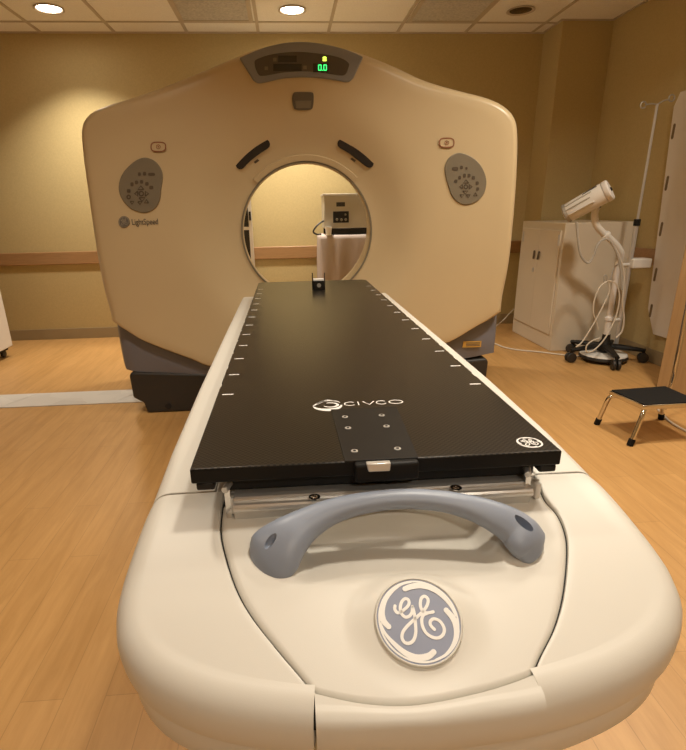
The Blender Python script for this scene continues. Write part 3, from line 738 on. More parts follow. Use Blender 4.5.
# drilled finger slots at both feet
for (u, v), z, ang in (((268.5, 538), 0.718, 48), ((524.5, 522.5), 0.718, -48)):
    p = onz(u, v, z); cut = MB(); Rr = []
    for i in range(0, 13):
        th = -PI/2+PI*i/12
        Rr.append([Vector((0.0150*math.cos(th)*math.cos(k*PI/10), 0.0068*math.cos(th)*math.sin(k*PI/10), 0.023*math.sin(th))) for k in range(20)])
    rot = Matrix.Rotation(math.radians(30), 3, 'X') @ Matrix.Rotation(math.radians(ang), 3, 'Z')
    cut.rings([[rot @ q + p for q in r] for r in Rr], True, True, True)
    co = cut.build('cutter', None)
    bo = handle.modifiers.new('slot', 'BOOLEAN'); bo.operation = 'DIFFERENCE'; bo.object = co; bo.solver = 'EXACT'
    dg = bpy.context.evaluated_depsgraph_get(); dg.update()
    me = bpy.data.meshes.new_from_object(handle.evaluated_get(dg)); handle.modifiers.clear(); handle.data = me; bpy.data.objects.remove(co)
handle.data.polygons.foreach_set('use_smooth', [True]*len(handle.data.polygons)); handle.data.set_sharp_from_angle(angle=math.radians(45))
handle.data.materials.clear(); handle.data.materials.append(M['bluegrey'])
# badge: dished disc tilted towards the person at the foot end
bn = Vector((0, -math.sin(BTILT), math.cos(BTILT))); bu = Vector((1, 0, 0)); bv_ = Vector((0, math.cos(BTILT), math.sin(BTILT)))
badge = MB().lathe([(BRD*1.02, -0.03), (BRD*1.07, -0.006), (BRD*1.07, 0.001), (BRD*1.045, 0.003), (BRD*1.02, 0.003), (BRD*1.005, 0.0012)], bc, bn, 72, False, False).build('badge', M['cream'], tab)
MB().lathe([(BRD*1.012, 0.0005), (BRD*1.01, 0.0018), (0.0, 0.0018)], bc, bn, 72, False, False).build('badge_face', M['logoblue'], badge)
fb = lambda u, v, h: bc+bu*(u*BRD)+bv_*(v*BRD)+bn*(0.0017+h)
mg = MB(); monogram(mg, fb, 0.0006, 0.038); swirls(mg, fb, 0.0006)
rg = [(0.955*math.cos(i*2*PI/72), 0.955*math.sin(i*2*PI/72)) for i in range(73)]
ribbon(mg, rg, 0.022, fb, 0.0007, 1); mg.build('monogram', M['print'], badge, smooth=False)
# pedestal and floor base below
MB().bx(XC-0.30, XC+0.30, 0.15, 2.0, 0.50, 0.66).build('table_chassis', M['cream'], tab, bevel=0.02)
MB().rings([[Vector((XC+sx*w, yc+sy*l, z)) for sx, sy in ((-1, -1), (1, -1), (1, 1), (-1, 1))] for z, w, l, yc in ((0.10, 0.24, 0.62, 1.3), (0.28, 0.23, 0.55, 1.28), (0.50, 0.22, 0.45, 1.25))], True, True, True).build('pedestal', M['cream_dim'], tab, bevel=0.02)
MB().bx(XC-0.28, XC+0.28, 0.6, 2.15, 0.0, 0.11).build('floor_plate', M['base'], tab, bevel=0.02)

# ================================================================== COUCH TOP (rests on the table)
BZ = 0.7816; BL = 1.99; BH = 0.268
cou = thing('couch_top', (0, 1.0, 0.7265), 'long flat black carbon fibre couch top lying on the cream table', 'couch top')
ticks = [0.312+0.1305*k for k in range(12)]
outl = []
def notch_side(x, s, ys):
    pts = []
    for y in ys:
        for dy, dx in ((-0.016, 0), (-0.010, 0.0018), (0.010, 0.0018), (0.016, 0)): pts.append((x-s*dx, y+dy))
    return pts
nys = [t+0.065 for t in ticks if t+0.065 < 1.85]
right = [(BH, 0.0)]+notch_side(BH, 1, nys)+[(BH, BL-0.02), (BH-0.02, BL)]
left = [(-BH, 0.0)]+notch_side(-BH, -1, nys)+[(-BH, BL-0.02), (-BH+0.02, BL)]
poly = [Vector((x, y, 0.7585)) for x, y in right]+[Vector((x, y, 0.7585)) for x, y in left[::-1]]
board = MB().prism(poly, (0, 0, BZ-0.7585)).build('board', M['black_s'], cou, bevel=0.0025, seg=3)
board.data.materials.append(M['carbon'])
for f in board.data.polygons:
    if f.normal.z > 0.9: f.material_index = 1
MB().bx(-0.222, 0.245, 0.030, 1.95, 0.7275, 0.7585).build('mounting_block', M['black_m'], cou, bevel=0.004)
for x in (-0.249, 0.251):
    MB().bx(x-0.013, x+0.013, 0.002, 0.04, 0.746, 0.7585).build('bumper', M['black'], cou, bevel=0.003)
pp = [onz(u, v, BZ) for u, v in ((331, 411.5), (397, 408), (419, 459), (345, 463))]
pp[2].y = pp[3].y = 0.0; pp[0].y = pp[1].y = 0.205
plate = MB().prism([Vector((p.x, p.y, BZ-0.004)) for p in pp], (0, 0, 0.0052)).build('latch_plate', M['black'], cou, bevel=0.0006)
for u, v in ((345.0, 417.2), (381.7, 415.6), (348.0, 428.4), (386.5, 426.6), (354.5, 451.4), (397.5, 449)):
    p = onz(u, v, BZ+0.001)
    s_ = MB().lathe([(0.0052, -0.001), (0.0052, 0.0012), (0.0035, 0.0014), (0.0, 0.0010)], p, n=20, cap0=False, cap1=False).build('screw', M['silver'], plate)
    MB().lathe([(0.0024, 0.0), (0.0023, 0.0018), (0.0, 0.0018)], p, n=6, cap0=False, cap1=False).build('screw_socket', M['black'], s_)
a, b = onz(357, 458, BZ).x, onz(410, 456, BZ).x
lt = MB().bx(a-0.006, b+0.010, -0.012, 0.02, 0.752, 0.7812).build('latch_housing', M['black_s'], cou, bevel=0.005, seg=3)
pa = [ony(u, v, -0.017) for u, v in ((366.5, 464), (391, 462.8), (390, 471), (368.5, 472))]
MB().prism([Vector((p.x, -0.018, p.z)) for p in pa], (0, 0.01, 0)).build('latch_button', M['silver'], lt, bevel=0.0015)
for s in (-1, 1):
    for t in ticks:
        MB().bx(s*0.258-0.011*(1+s), s*0.258+0.011*(1-s), t-0.0022, t+0.0022, BZ-0.001, BZ+0.0004).build('index_mark', M['print'], cou, smooth=False)
# maker's lettering and sweep emblem on the board
def onb(u, v, h): return Vector((u, v, BZ+h-0.0001))
lw = 0.0011; lt_ = MB()
ty0, ty1 = 0.222, 0.2395
def LT(px0, px1): return px0, px1
def arcp(cx, cy, rx, ry, a0, a1, n=14): return [(cx+rx*math.cos(math.radians(a0+(a1-a0)*i/n)), cy+ry*math.sin(math.radians(a0+(a1-a0)*i/n))) for i in range(n+1)]
def bx_(u): return onz(u, 404, BZ).x
cyl_ = (ty0+ty1)/2; ryl = (ty1-ty0)/2
def cxw(u0, u1): return (bx_(u0)+bx_(u1))/2, (bx_(u1)-bx_(u0))/2
for u0, u1, ch in ((344.5, 355.5, 'C'), (358, 359, 'I'), (363.5, 375, 'V'), (377, 387.5, 'C'), (390, 404, 'O')):
    cx, rx = cxw(u0, u1)
    if ch == 'C': ribbon(lt_, arcp(cx, cyl_, rx, ryl, 40, 320), lw, onb, 0.0006, 2)
    elif ch == 'I': ribbon(lt_, [(cx, ty0), (cx, ty1)], lw, onb, 0.0006, 1)
    elif ch == 'V': ribbon(lt_, [(cx-rx, ty1), (cx, ty0), (cx+rx, ty1)], lw, onb, 0.0006, 1, False)
    else: ribbon(lt_, arcp(cx, cyl_, rx, ryl, 0, 360, 20), lw, onb, 0.0006, 1)
lt_.build('lettering', M['print'], cou)
em = MB(); ex, er = cxw(312.5, 341.5); ey = 0.231
ribbon(em, arcp(ex, ey, er, 0.026, 195, 350), [0.001, 0.004, 0.006, 0.004, 0.001], onb, 0.0006, 2)
ribbon(em, arcp(ex+0.004, ey+0.002, er*0.82, 0.019, 175, 20), [0.0008, 0.002, 0.0025, 0.002, 0.0008], onb, 0.0006, 2)
ribbon(em, arcp(ex+0.006, ey-0.002, er*0.5, 0.011, 200, 480), [0.0008, 0.002, 0.0025, 0.002, 0.0008], onb, 0.0006, 2)
ribbon(em, [(ex-er, ey-0.004), (ex-er*0.5, ey+0.012), (ex+er*0.1, ey+0.024), (ex+er*0.6, ey+0.018)], [0.0008, 0.0025, 0.002, 0.0008], onb, 0.0006, 4)
em.build('sweep_emblem', M['print'], cou)
bm_ = MB(); gc = onz(529.5, 442.5, BZ); gr = 0.0192
fg = lambda u, v, h: Vector((gc.x+u*gr, gc.y+v*gr, BZ+h-0.0001))
monogram(bm_, fg, 0.0005, 0.045); ribbon(bm_, [(0.92*math.cos(i*2*PI/36), 0.92*math.sin(i*2*PI/36)) for i in range(37)], 0.06, fg, 0.0005, 1)
swirls(bm_, fg, 0.0005); bm_.build('round_emblem', M['print'], cou, smooth=False)

# small holder at the far end of the couch
hx, hy = 0.012, 1.66
hold = thing('end_bracket', (hx, hy, BZ), 'small black bracket with two thin pins standing at the far end of the couch', 'bracket')
hb = MB().bx(hx-0.024, hx+0.024, hy, hy+0.03, BZ, BZ+0.042).build('block', M['black'], hold, bevel=0.003)
MB().bx(hx-0.023, hx+0.023, hy-0.001, hy+0.031, BZ+0.041, BZ+0.049).build('top_strip', M['print'], hold, bevel=0.001)
MB().cyl((hx+0.001, hy-0.002, BZ+0.022), (hx+0.001, hy, BZ+0.022), 0.009, n=20).build('round_mark', M['alu'], hb)
for s in (-1, 1): MB().cyl((hx+s*0.0265, hy+0.01, BZ), (hx+s*0.0265, hy+0.01, BZ+0.075), 0.0022, n=8).build('pin', M['black'], hold)

# ================================================================== CABINET at the right
CX0, CX1, CY0, CY1, CH = 1.961, 2.515, 3.30, 4.045, 0.985
cab = thing('storage_cabinet', ((CX0+CX1)/2, (CY0+CY1)/2, 0), 'cream metal two-door cabinet with dark handles behind the injector stand', 'cabinet')
MB().bx(CX0, CX1, CY0, CY1, 0.0, CH).build('body', M['cabinet'], cab, bevel=0.004)
for y0, y1, yh, yhinge in ((CY0+0.035, (CY0+CY1)/2-0.0006, (CY0+CY1)/2-0.04, CY0+0.06), ((CY0+CY1)/2+0.0006, CY1-0.035, (CY0+CY1)/2+0.04, CY1-0.06)):
    d = MB().bx(CX0-0.014, CX0, y0, y1, 0.13, CH-0.055).build('door', M['cabinet'], cab, bevel=0.003)
    h = MB().box((CX0-0.026, yh, 0.725), (0.016, 0.013, 0.070), Matrix.Rotation(math.radians(16 if yh < (CY0+CY1)/2 else 4), 3, 'X')).build('handle', M['keys'], d, bevel=0.005)
    MB().cyl((CX0-0.02, yhinge-0.02, 0.82), (CX0-0.02, yhinge-0.02, 0.90), 0.006, n=10).build('hinge', M['silver'], d)
MB().lathe([(0.02, 0), (0.018, 0.004), (0.0, 0.005)], (CX0-0.014, (CY0+CY1)/2+0.05, 0.60), (-1, 0, 0), 20, False, False).build('lock', M['silver'], cab)

# ================================================================== INJECTOR on a wheeled stand
SX, SY = 2.228, 3.0
inj = thing('injector_stand', (SX, SY, 0), 'white contrast injector on a grey pole with black five-legged wheeled base', 'medical stand')
hub = MB().lathe([(0.05, 0.075), (0.055, 0.10), (0.045, 0.135), (0.03, 0.16), (0.027, 0.20)], (SX, SY, 0), n=24).build('hub', M['black'], inj)
for a in (184, 257, 338, 48, 118):
    ca, sa = math.cos(math.radians(a)), math.sin(math.radians(a))
    P = lambda r, z: Vector((SX+ca*r, SY+sa*r, z))
    MB().tube([P(0.02, 0.112), P(0.12, 0.106), P(0.22, 0.096), P(0.272, 0.092)], [0.030, 0.026, 0.020, 0.017], 10, True, [0.022, 0.020, 0.016, 0.012]).build('leg', M['black'], inj)
    c = MB().cyl(P(0.262, 0.055), P(0.262, 0.098), 0.012, n=12).build('caster', M['black'], inj)
    tx = Vector((-sa, ca, 0))
    for s in (-1, 1):
        q = P(0.265, 0.037)+tx*(s*0.016)
        MB().lathe([(0.020, -0.011), (0.034, -0.010), (0.037, -0.004), (0.037, 0.004), (0.034, 0.010), (0.020, 0.011)], q, tx, 24).build('wheel', M['base'], c)
MB().lathe([(0.165, 0.022), (0.170, 0.03), (0.165, 0.048)], (SX, SY, 0), n=40).build('weight_ring', M['base'], inj)
MB().lathe([(0.164, 0.048), (0.160, 0.056), (0.06, 0.066), (0.05, 0.066)], (SX, SY, 0), n=40, cap0=False).build('weight_cover', M['white'], inj)
MB().cyl((SX, SY, 0.19), (SX, SY, 0.31), 0.024).build('lower_sleeve', M['white'], inj, bevel=0.003)
MB().lathe([(0.027, 0.30), (0.031, 0.305), (0.031, 0.325), (0.019, 0.335), (0.019, 0.74)], (SX, SY, 0), n=24).build('column', M['panelwhite'], inj)
PXX, PYY = 2.335, 3.03
MB().cyl((PXX, PYY, 0.10), (PXX, PYY, 0.98), 0.0150).build('pole', M['silver'], inj)
MB().cyl((PXX, PYY, 0.965), (PXX, PYY, 1.01), 0.022).build('pole_clamp', M['black'], inj, bevel=0.003)
upp = MB().cyl((PXX, PYY, 1.0), (PXX, PYY, 1.725), 0.0085).build('upper_pole', M['silver'], inj)
for s, (u, v) in ((-1, (641, 105)), (1, (674, 97))):
    e = ony(u, v, PYY); m_ = Vector((PXX, PYY, 1.72)); d_ = (e-m_)
    pts = [m_, m_+d_*0.35+Vector((0, 0, 0.006)), m_+d_*0.7+Vector((0, 0, 0.0))]
    c = m_+d_*0.86; R0 = d_.length*0.17
    st = [c+Vector((math.cos(t)*R0*(-s), 0, math.sin(t)*R0)) for t in [k*2*PI/12*0.9 for k in range(13)]]
    MB().tube(catmull(pts+st, 4), 0.0042, 8).build('hook', M['alu'], upp)
for z in (0.30, 0.70):
    MB().tube([(SX, SY, z), (PXX, PYY, z)], 0.012, 12).build('pole_bracket', M['white'], inj)
MB().bx(2.33, 2.47, 2.985, 3.09, 0.676, 0.742).build('tray', M['white'], inj, bevel=0.008, seg=3)
# arm
YI = 2.94
arm_px = [(624, 264), (622, 255), (617, 246), (609, 238), (602, 232), (596.5, 225), (594.5, 215), (597, 206)]
ap = catmull([ony(u, v, YI+0.03*(1-i/7)) for i, (u, v) in enumerate(arm_px)], 5)
MB().tube([Vector((SX, SY, 0.70)), Vector((SX+0.002, SY-0.01, 0.735))]+ap[6:], 0.0225, 16).build('arm', M['white'], inj, ang=60)
jp = ony(606, 235.3, YI+0.01); jd = (ony(609, 238, YI)-ony(602, 232, YI)).normalized()
MB().cyl(jp-jd*0.012, jp+jd*0.012, 0.031).build('arm_collar', M['white'], inj, bevel=0.004)
# head: tapered cylinder
h0, h1 = ony(565, 214.5, YI+0.05), ony(607.5, 191, YI-0.10)
ax = (h1-h0).normalized(); Lh = (h1-h0).length
head = MB().lathe([(0.0, -0.008), (0.038, -0.006), (0.056, 0.004), (0.062, 0.02), (0.065, 0.10), (0.067, 0.20), (0.067, Lh-0.03), (0.066, Lh-0.018)], h0, ax, 40, False, False).build('injector_head', M['white'], inj)
ec = MB().lathe([(0.066, Lh-0.016), (0.069, Lh-0.012), (0.069, Lh+0.012), (0.062, Lh+0.02), (0.03, Lh+0.022), (0.022, Lh+0.018), (0.0, Lh+0.016)], h0, ax, 40, False, False).build('end_cap', M['panelwhite'], head)
MB().lathe([(0.014, 0.0), (0.012, 0.012), (0.0, 0.013)], h0+ax*(Lh+0.016), ax, 16, False, False).build('socket', M['black_m'], ec)
MB().lathe([(0.058, 0.0), (0.066, 0.008), (0.063, 0.026)], h0, ax, 40, False, False).build('front_ring', M['alu'], head)
# grooves / keys along the head
side_v = ax.cross(Vector((0, 0, 1))).normalized(); upv = side_v.cross(ax)
def hv(a): return side_v*math.cos(a)+upv*math.sin(a)
cs = 1 if (side_v.y < 0) else -1
def hstrip(name, f0, f1, a, w, m, rr=0.0665):
    o0, o1 = h0+ax*(Lh*f0), h0+ax*(Lh*f1); d = side_v*cs*math.cos(a)+upv*math.sin(a)
    MB().tube(catmull([o0+d*rr*0.94, o0.lerp(o1, 0.3)+d*rr, o0.lerp(o1, 0.7)+d*rr*1.02, o1+d*rr*1.02], 4), [w*0.4]+[w]*11+[w*0.4], 10, True, 0.004).build(name, m, head)
hstrip('display_strip', 0.52, 0.86, math.radians(62), 0.010, M['greyprint'])
hstrip('groove', 0.06, 0.72, math.radians(40), 0.0035, M['greycord'])
hstrip('groove', 0.06, 0.66, math.radians(12), 0.0045, M['alu'])
hstrip('handgrip', 0.10, 0.70, math.radians(-20), 0.016, M['white'], 0.068)
MB().cyl(ony(596, 207, YI), ony(597.5, 202, YI), 0.030).build('swivel', M['black'], head)
# cables
def cable(px, y, r, m, name='cable', yz=None):
    P = catmull([ony(u, v, y if yz is None else yz[i]) for i, (u, v) in enumerate(px)], 6); return MB().tube(P, r, 8).build(name, m, inj)
cable([(576.5, 222), (578, 240), (581, 256), (588, 263), (593, 257), (597, 246), (603, 239.5), (610, 241), (617, 254), (621, 272), (622, 290)], 2.86, 0.0078, M['greycord'])
cable([(606, 238), (614, 246), (620, 258), (624, 275), (622.5, 300), (624, 318), (622, 331), (616, 338)], 2.86, 0.0058, M['cord'])
cable([(608, 281), (600, 287), (594.5, 300), (593.5, 313), (596.5, 321), (598, 329)], 2.84, 0.0048, M['cord'])
cable([(608, 281), (609.5, 291), (604, 304), (598, 316), (590, 330), (582, 342), (576, 347)], 2.83, 0.0048, M['cord'])
cable([(609, 280.5), (616, 284), (619.5, 296), (617, 313), (611, 328), (603, 341), (594, 350), (587, 352), (586.5, 346), (592, 341), (600, 338)], 2.82, 0.0048, M['cord'])
cable([(604, 283), (604, 276), (606.5, 276), (607, 282)], 2.88, 0.0042, M['greycord'], 'cable_hook')
cable([(610, 281), (613, 270), (617, 265), (622, 263)], 2.90, 0.0048, M['greycord'], 'cable_hook')
# ================================================================== power cord on the floor
cp = [onz(u, v, 0.006) for u, v in ((488, 341), (497, 344.5), (505, 347.5), (518, 350), (535, 351.5), (556, 354), (575, 356), (592, 356))]
tag(MB().tube(catmull(cp, 6), 0.006, 8).build('power_cord', M['cord'], org=(cp[3].x, cp[3].y, 0)), 'thin cream cord running across the floor from scanner to injector stand', 'cord')
cp = [onz(489, 330, 0.006), onz(494, 327.5, 0.006), onz(497, 325.5, 0.012), ony(503, 320.5, 4.12), ony(508, 315, 4.25), ony(514, 309, 4.34)]
tag(MB().tube(catmull(cp, 6), 0.006, 8).build('power_cord', M['cord'], org=(cp[1].x, cp[1].y, 0)), 'short length of cream cord rising from the floor left of the cream cabinet', 'cord')

# ================================================================== TRANSFER BOARD on the right wall
tbp = [(3.11, 1.72), (3.10, 1.60), (2.99, 0.385), (2.885, 0.215), (2.45, 0.225), (2.45, 1.80), (3.07, 1.80)]
tr = thing('transfer_board', (2.52, 2.7, 0.2), 'tall white plastic transfer board with hand slots leaning on the right wall', 'transfer board')
MB().prism([Vector((2.505, y, z)) for y, z in tbp], (0.014, 0, 0)).build('panel', M['panelwhite'], tr, bevel=0.004)
slotm = mat('hand_slot_gap', (0.20, 0.145, 0.085), 0.7)
for z in (1.565, 1.24, 0.94, 0.63, 0.375):
    yc = 2.955+0.095*(z-0.4)
    n = 16; pts = [Vector((2.5035, yc+0.012*math.cos(i*2*PI/n), z+(0.048-0.012)*(1 if math.sin(i*2*PI/n) > 0 else -1)+0.012*math.sin(i*2*PI/n))) for i in range(n)]
    MB().prism(pts, (0.003, 0, 0)).build('hand_slot', slotm, tr)
# ================================================================== DOOR, standing open at the right
da, db = Vector((2.20, 2.345, 0)), Vector((2.525, 1.50, 0)); dd = (db-da).normalized(); dn = Vector((-dd.y, dd.x, 0))
if dn.x < 0: dn = -dn
dr = MB().prism([da+Vector((0, 0, 0.008)), db+Vector((0, 0, 0.008)), db+dn*0.03+Vector((0, 0, 0.008)), da+dn*0.044+Vector((0, 0, 0.008))], (0, 0, 2.1)).build('door_1', M['doorwood'], bevel=0.002); struct(dr)

# ================================================================== STEP STOOL
stl = thing('step_stool', (1.69, 1.70, 0), 'low chrome step stool with black rubber top and tall handrail at right', 'step stool')
ZT = 0.205
sx0, sx1, sy0, sy1 = 1.545, 1.845, 1.566, 1.80
tp = [Vector((1.556, sy0, 0)), Vector((sx1+0.01, sy0+0.008, 0)), Vector((sx1, sy1+0.02, 0)), Vector((1.522, sy1-0.004, 0))]
MB().prism([p+Vector((0, 0, ZT-0.028)) for p in tp], (0, 0, 0.024)).build('seat_frame', M['chrome'], stl, bevel=0.004)
cc = sum(tp, Vector())/4
MB().prism([cc+(p-cc)*0.955+Vector((0, 0, ZT-0.006)) for p in tp], (0, 0, 0.007)).build('rubber_top', M['rubber'], stl, bevel=0.002)
feet = [Vector((1.512, 1.552, 0)), Vector((1.882, 1.56, 0)), Vector((1.88, 1.848, 0)), Vector((1.502, 1.824, 0))]
for i, (t_, f_) in enumerate(zip(tp, feet)):
    top = cc+(t_-cc)*0.80+Vector((0, 0, ZT-0.03)); mid = cc+(t_-cc)*1.0+Vector((0, 0, ZT-0.055)); d = (f_-mid)
    P = catmull([top, cc+(t_-cc)*0.93+Vector((0, 0, ZT-0.035)), mid, mid+d*0.4, f_+Vector((0, 0, 0.004))], 5)
    lg = MB().tube(P, 0.0115, 12).build('leg', M['chrome'], stl, ang=60)
    MB().cyl(f_-d.normalized()*0.0+Vector((0, 0, 0.0)), f_-d.normalized()*0.034, 0.0155, n=16).build('rubber_foot', M['rubber'], lg)
P = [feet[2]+Vector((0.004, -0.004, 0.06)), Vector((1.902, 1.85, 0.25)), Vector((1.895, 1.852, 0.88)), Vector((1.894, 1.84, 0.93)), Vector((1.894, 1.80, 0.95)), Vector((1.896, 1.60, 0.95)), Vector((1.898, 1.565, 0.93)), Vector((1.900, 1.555, 0.88)), Vector((1.906, 1.555, 0.25)), feet[1]+Vector((0.004, 0.002, 0.06))]
MB().tube([q for i in range(len(P)-1) for q in ([P[i]]+[P[i].lerp(P[i+1], 0.5)])]+[P[-1]], 0.0125, 12).build('handrail', M['chrome'], stl, ang=60)
cp = [onz(u, v, 0.006) for u, v in ((655, 405), (662, 414), (672, 423), (690, 433), (710, 442))]
tag(MB().tube(catmull(cp, 6), 0.006, 8).build('power_cord', M['cord'], org=(cp[2].x, cp[2].y, 0)), 'cream cord on the floor under the step stool at right', 'cord')

# ================================================================== LEFT SIDE
sp_ = MB()
y0, y1 = 2.488, 2.738
edges = [-3.9, -3.3, -2.62, -1.93, -1.25, -1.0]
skew = [0, 0.1, 0.12, 0.13, 0.15, 0.0]
fc = thing('floor_duct_cover', (-2.2, (y0+y1)/2, 0), 'pale strip of cable duct cover across the floor left of scanner', 'floor cover')
for i in range(5):
    a, b = edges[i], edges[i+1]
    MB().prism([Vector((a+0.0015, y0, 0.0)), Vector((b-0.0015, y0, 0.0)), Vector((b+skew[i+1]-0.0015, y1, 0.0)), Vector((a+skew[i]+0.0015, y1, 0.0))], (0, 0, 0.005)).build('cover_plate', M['strip'], fc, smooth=False)
# white cabinet cut by the left edge
wl = thing('wheeled_cabinet', (-2.95, 3.55, 0), 'white enamel cabinet on black casters cut off by the left edge of the picture', 'cabinet')
q = onz(13, 345.5, 0.085)
wx, wy = q.x, q.y
MB().bx(wx-0.55, wx, wy-0.75, wy, 0.085, 0.86).build('body', M['white'], wl, bevel=0.006, seg=3)
MB().bx(wx-0.52, wx-0.03, wy-0.72, wy-0.03, 0.06, 0.085).build('chassis', M['black'], wl)
for i in range(3): MB().bx(wx-0.53, wx-0.02, wy-0.768, wy-0.75, 0.11+0.25*i, 0.34+0.25*i).build('drawer', M['white'], wl, bevel=0.004)
for x in (wx-0.49, wx-0.06):
    for y in (wy-0.69, wy-0.06):
        MB().lathe([(0.02, -0.012), (0.03, -0.01), (0.031, 0), (0.03, 0.01), (0.02, 0.012)], (x, y, 0.031), (1, 0, 0), 20).build('caster', M['base'], wl)

# ================================================================== BEHIND THE BORE
YT = 3.86
a = ony(317, 238, YT); tz = 0.5*(ony(320, 236, YT+0.02).z+ony(360, 234, YT+0.02).z)
x0 = a.x+0.028; x1 = x0+0.72
trl = thing('draped_trolley', ((x0+x1)/2, 4.1, 0), 'trolley draped to the floor in pale pinkish cloth, seen through the bore', 'trolley')
rows = []
nper = 140
def peri(t):
    w, d = x1-x0, 0.42; L = 2*(w+d); s = t*L
    if s < w: return Vector((x0+s, YT, 0)), Vector((0, -1, 0))
    s -= w
    if s < d: return Vector((x1, YT+s, 0)), Vector((1, 0, 0))
    s -= d
    if s < w: return Vector((x1-s, YT+d, 0)), Vector((0, 1, 0))
    s -= w
    return Vector((x0, YT+d-s, 0)), Vector((-1, 0, 0))
ctr_ = Vector(((x0+x1)/2, YT+0.21, 0))
rows.append([ctr_+(peri(i/nper)[0]-ctr_)*0.5+Vector((0, 0, tz)) for i in range(nper)])
rows.append([ctr_+(peri(i/nper)[0]-ctr_)*0.97+Vector((0, 0, tz)) for i in range(nper)])
for k, f in enumerate((0.0, 0.03, 0.1, 0.2, 0.32, 0.45, 0.6, 0.75, 0.9, 1.0)):
    row = []
    for i in range(nper):
        p, n = peri(i/nper); s = i/nper*2*(x1-x0+0.42)
        wv = (0.5+0.5*math.sin(s*38+2.2*math.sin(s*7)))*0.030*f**0.7+0.012*math.sin(s*11+f*2.5)*f
        row.append(p+n*(wv*(1 if n.y < 0.5 else 0.25)+0.004)+Vector((0, 0, tz-0.006-f*(tz-0.06))))
    rows.append(row)
MB().rings(rows, True, True, False).build('drape', M['cloth'], trl, ang=70)
MB().bx(x0+0.02, x1-0.02, YT+0.02, YT+0.40, tz-0.04, tz-0.008).build('tabletop', M['white'], trl)
for x in (x0+0.05, x1-0.05):
    for y in (YT+0.06, YT+0.36): MB().cyl((x, y, 0.0), (x, y, tz-0.03), 0.014, n=12).build('leg', M['silver'], trl)
YD = 3.90
d0, d1 = ony(322.8, 229, YD), ony(324, 195, YD)
dz0, dz1 = ony(345, 228.2, YD).z, ony(345, 194.5, YD).z
dx0, dx1 = d0.x+0.014, d0.x+0.53
dev = thing('bench_instrument', ((dx0+dx1)/2, YD+0.15, tz), 'beige box-shaped instrument with dark knob panel on the draped trolley', 'instrument')
cs_ = MB().bx(dx0, dx1, YD, YD+0.32, dz0, dz1).build('case', M['devgrey'], dev, bevel=0.006, seg=3)
MB().bx(dx0-0.008, dx1+0.008, YD-0.008, YD+0.325, dz1-0.012, dz1+0.008).build('lid', M['devgrey'], dev, bevel=0.003)
def dpanel(name, u0, v0, u1, v1, m, th, par):
    a, b = ony(u0, v0, YD), ony(u1, v1, YD); return MB().bx(a.x, b.x, YD-th, YD+0.002, b.z, a.z).build(name, m, par, bevel=0.001)
kp = dpanel('control_panel', 333, 211.5, 348.8, 222.5, M['black'], 0.004, cs_)
for u, v, r in ((337, 219.6, .011), (341.5, 219.8, .011), (345.8, 219.5, .011), (345.5, 214.5, .008)):
    p = ony(u, v, YD-0.004); MB().cyl(p, p-Vector((0, 0.012, 0)), r, r*0.9, 16).build('knob', M['keypanel'], kp)
dpanel('vent_slot', 336.3, 202.3, 345, 206.4, M['base'], 0.002, cs_)
MB().bx(dx0+0.05, dx1-0.03, YD+0.015, YD+0.30, tz+0.004, dz0).build('plinth', M['black'], dev)
for x in (dx0+0.02, dx1-0.03):
    for y in (YD+0.03, YD+0.28): MB().cyl((x, y, tz), (x, y, dz0), 0.010, n=10).build('foot', M['black'], dev)
hp = [ony(324, 221, YD+0.03), ony(320, 223, YD+0.0), ony(315.5, 227.5, YD-0.02), ony(313.3, 232, YD-0.01), ony(317, 234.3, YD+0.0), ony(321, 234.2, YD+0.02)]
MB().tube(catmull(hp, 5), 0.007, 8).build('hose', M['base'], dev)
c0 = ony(328.6, 234.6, YD-0.032); c0.z = tz
MB().lathe([(0.020, 0.0), (0.024, 0.002), (0.030, 0.062), (0.027, 0.062), (0.021, 0.008), (0, 0.006)], c0, n=24, cap0=True, cap1=False)
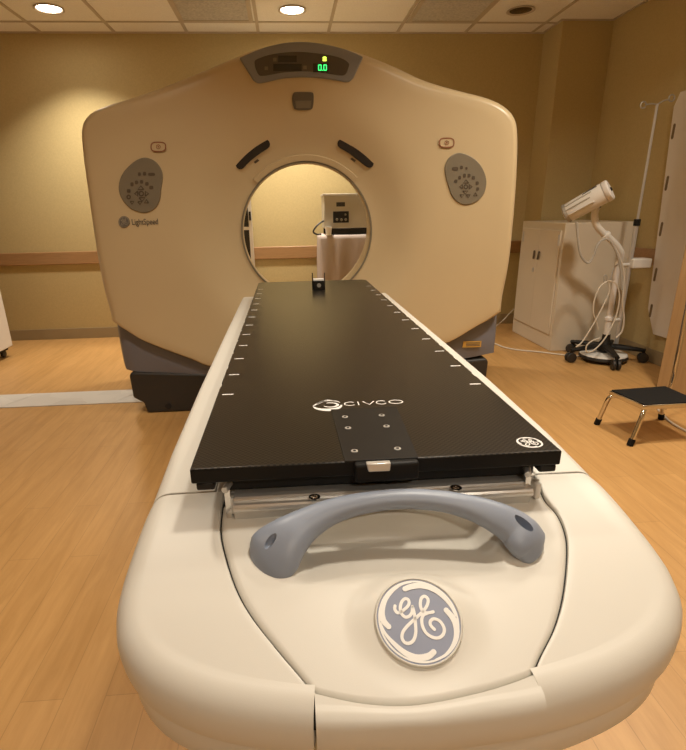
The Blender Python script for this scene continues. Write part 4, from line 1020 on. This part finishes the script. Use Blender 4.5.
cup = MB().lathe([(0.0, 0.0), (0.022, 0.0), (0.029, 0.068), (0.0265, 0.068), (0.020, 0.006), (0.0, 0.005)], c0, n=24, cap0=False, cap1=False).build('paper_cup', M['print'], org=c0)
tag(cup, 'small white cup in front of the beige instrument on the draped trolley', 'cup')
# tall glazed cupboard seen at the left edge of the bore
gxr = ony(252.5, 230, 3.95).x
gl = thing('glazed_cupboard', (gxr-0.2, 4.15, 0), 'tall white framed cupboard with dark glass at left, seen through the bore', 'cupboard')
gx0 = gxr-0.40
MB().bx(gx0, gxr-0.03, 3.98, 4.36, 0.03, 1.95).build('body', M['white'], gl, bevel=0.004)
dr_ = MB().bx(gx0, gxr, 3.95, 3.978, 0.05, 1.93)
fr = MB().bx(gx0, gx0+0.035, 3.95, 3.978, 0.05, 1.93).bx(gxr-0.028, gxr, 3.95, 3.978, 0.05, 1.93).bx(gx0+0.035, gxr-0.028, 3.95, 3.978, 1.89, 1.93).bx(gx0+0.035, gxr-0.028, 3.95, 3.978, 0.05, 0.10).bx(gx0+0.035, gxr-0.028, 3.952, 3.976, 0.965, 0.99)
fr = fr.build('door_frame', M['white'], gl)
MB().bx(gx0+0.035, gxr-0.028, 3.962, 3.968, 0.10, 1.89).build('glass_pane', M['dark'], fr)
hz = ony(250.5, 216, 3.945); MB().bx(gxr-0.022, gxr-0.006, 3.936, 3.95, hz.z-0.035, hz.z+0.035).build('hinge', M['black'], gl)
MB().bx(gx0+0.01, gxr-0.05, 4.0, 4.34, 0.0, 0.03).build('plinth', M['black'], gl)

# ================================================================== world + view
wd = bpy.data.worlds.new('room_air'); sc.world = wd; wd.use_nodes = True
wd.node_tree.nodes['Background'].inputs['Color'].default_value = (1.0, 0.85, 0.65, 1); wd.node_tree.nodes['Background'].inputs['Strength'].default_value = 0.03
sc.view_settings.view_transform = 'Standard'; sc.view_settings.look = 'None'; sc.view_settings.gamma = 1.0
sc.view_settings.use_curve_mapping = False
sc.view_settings.exposure = 0.0
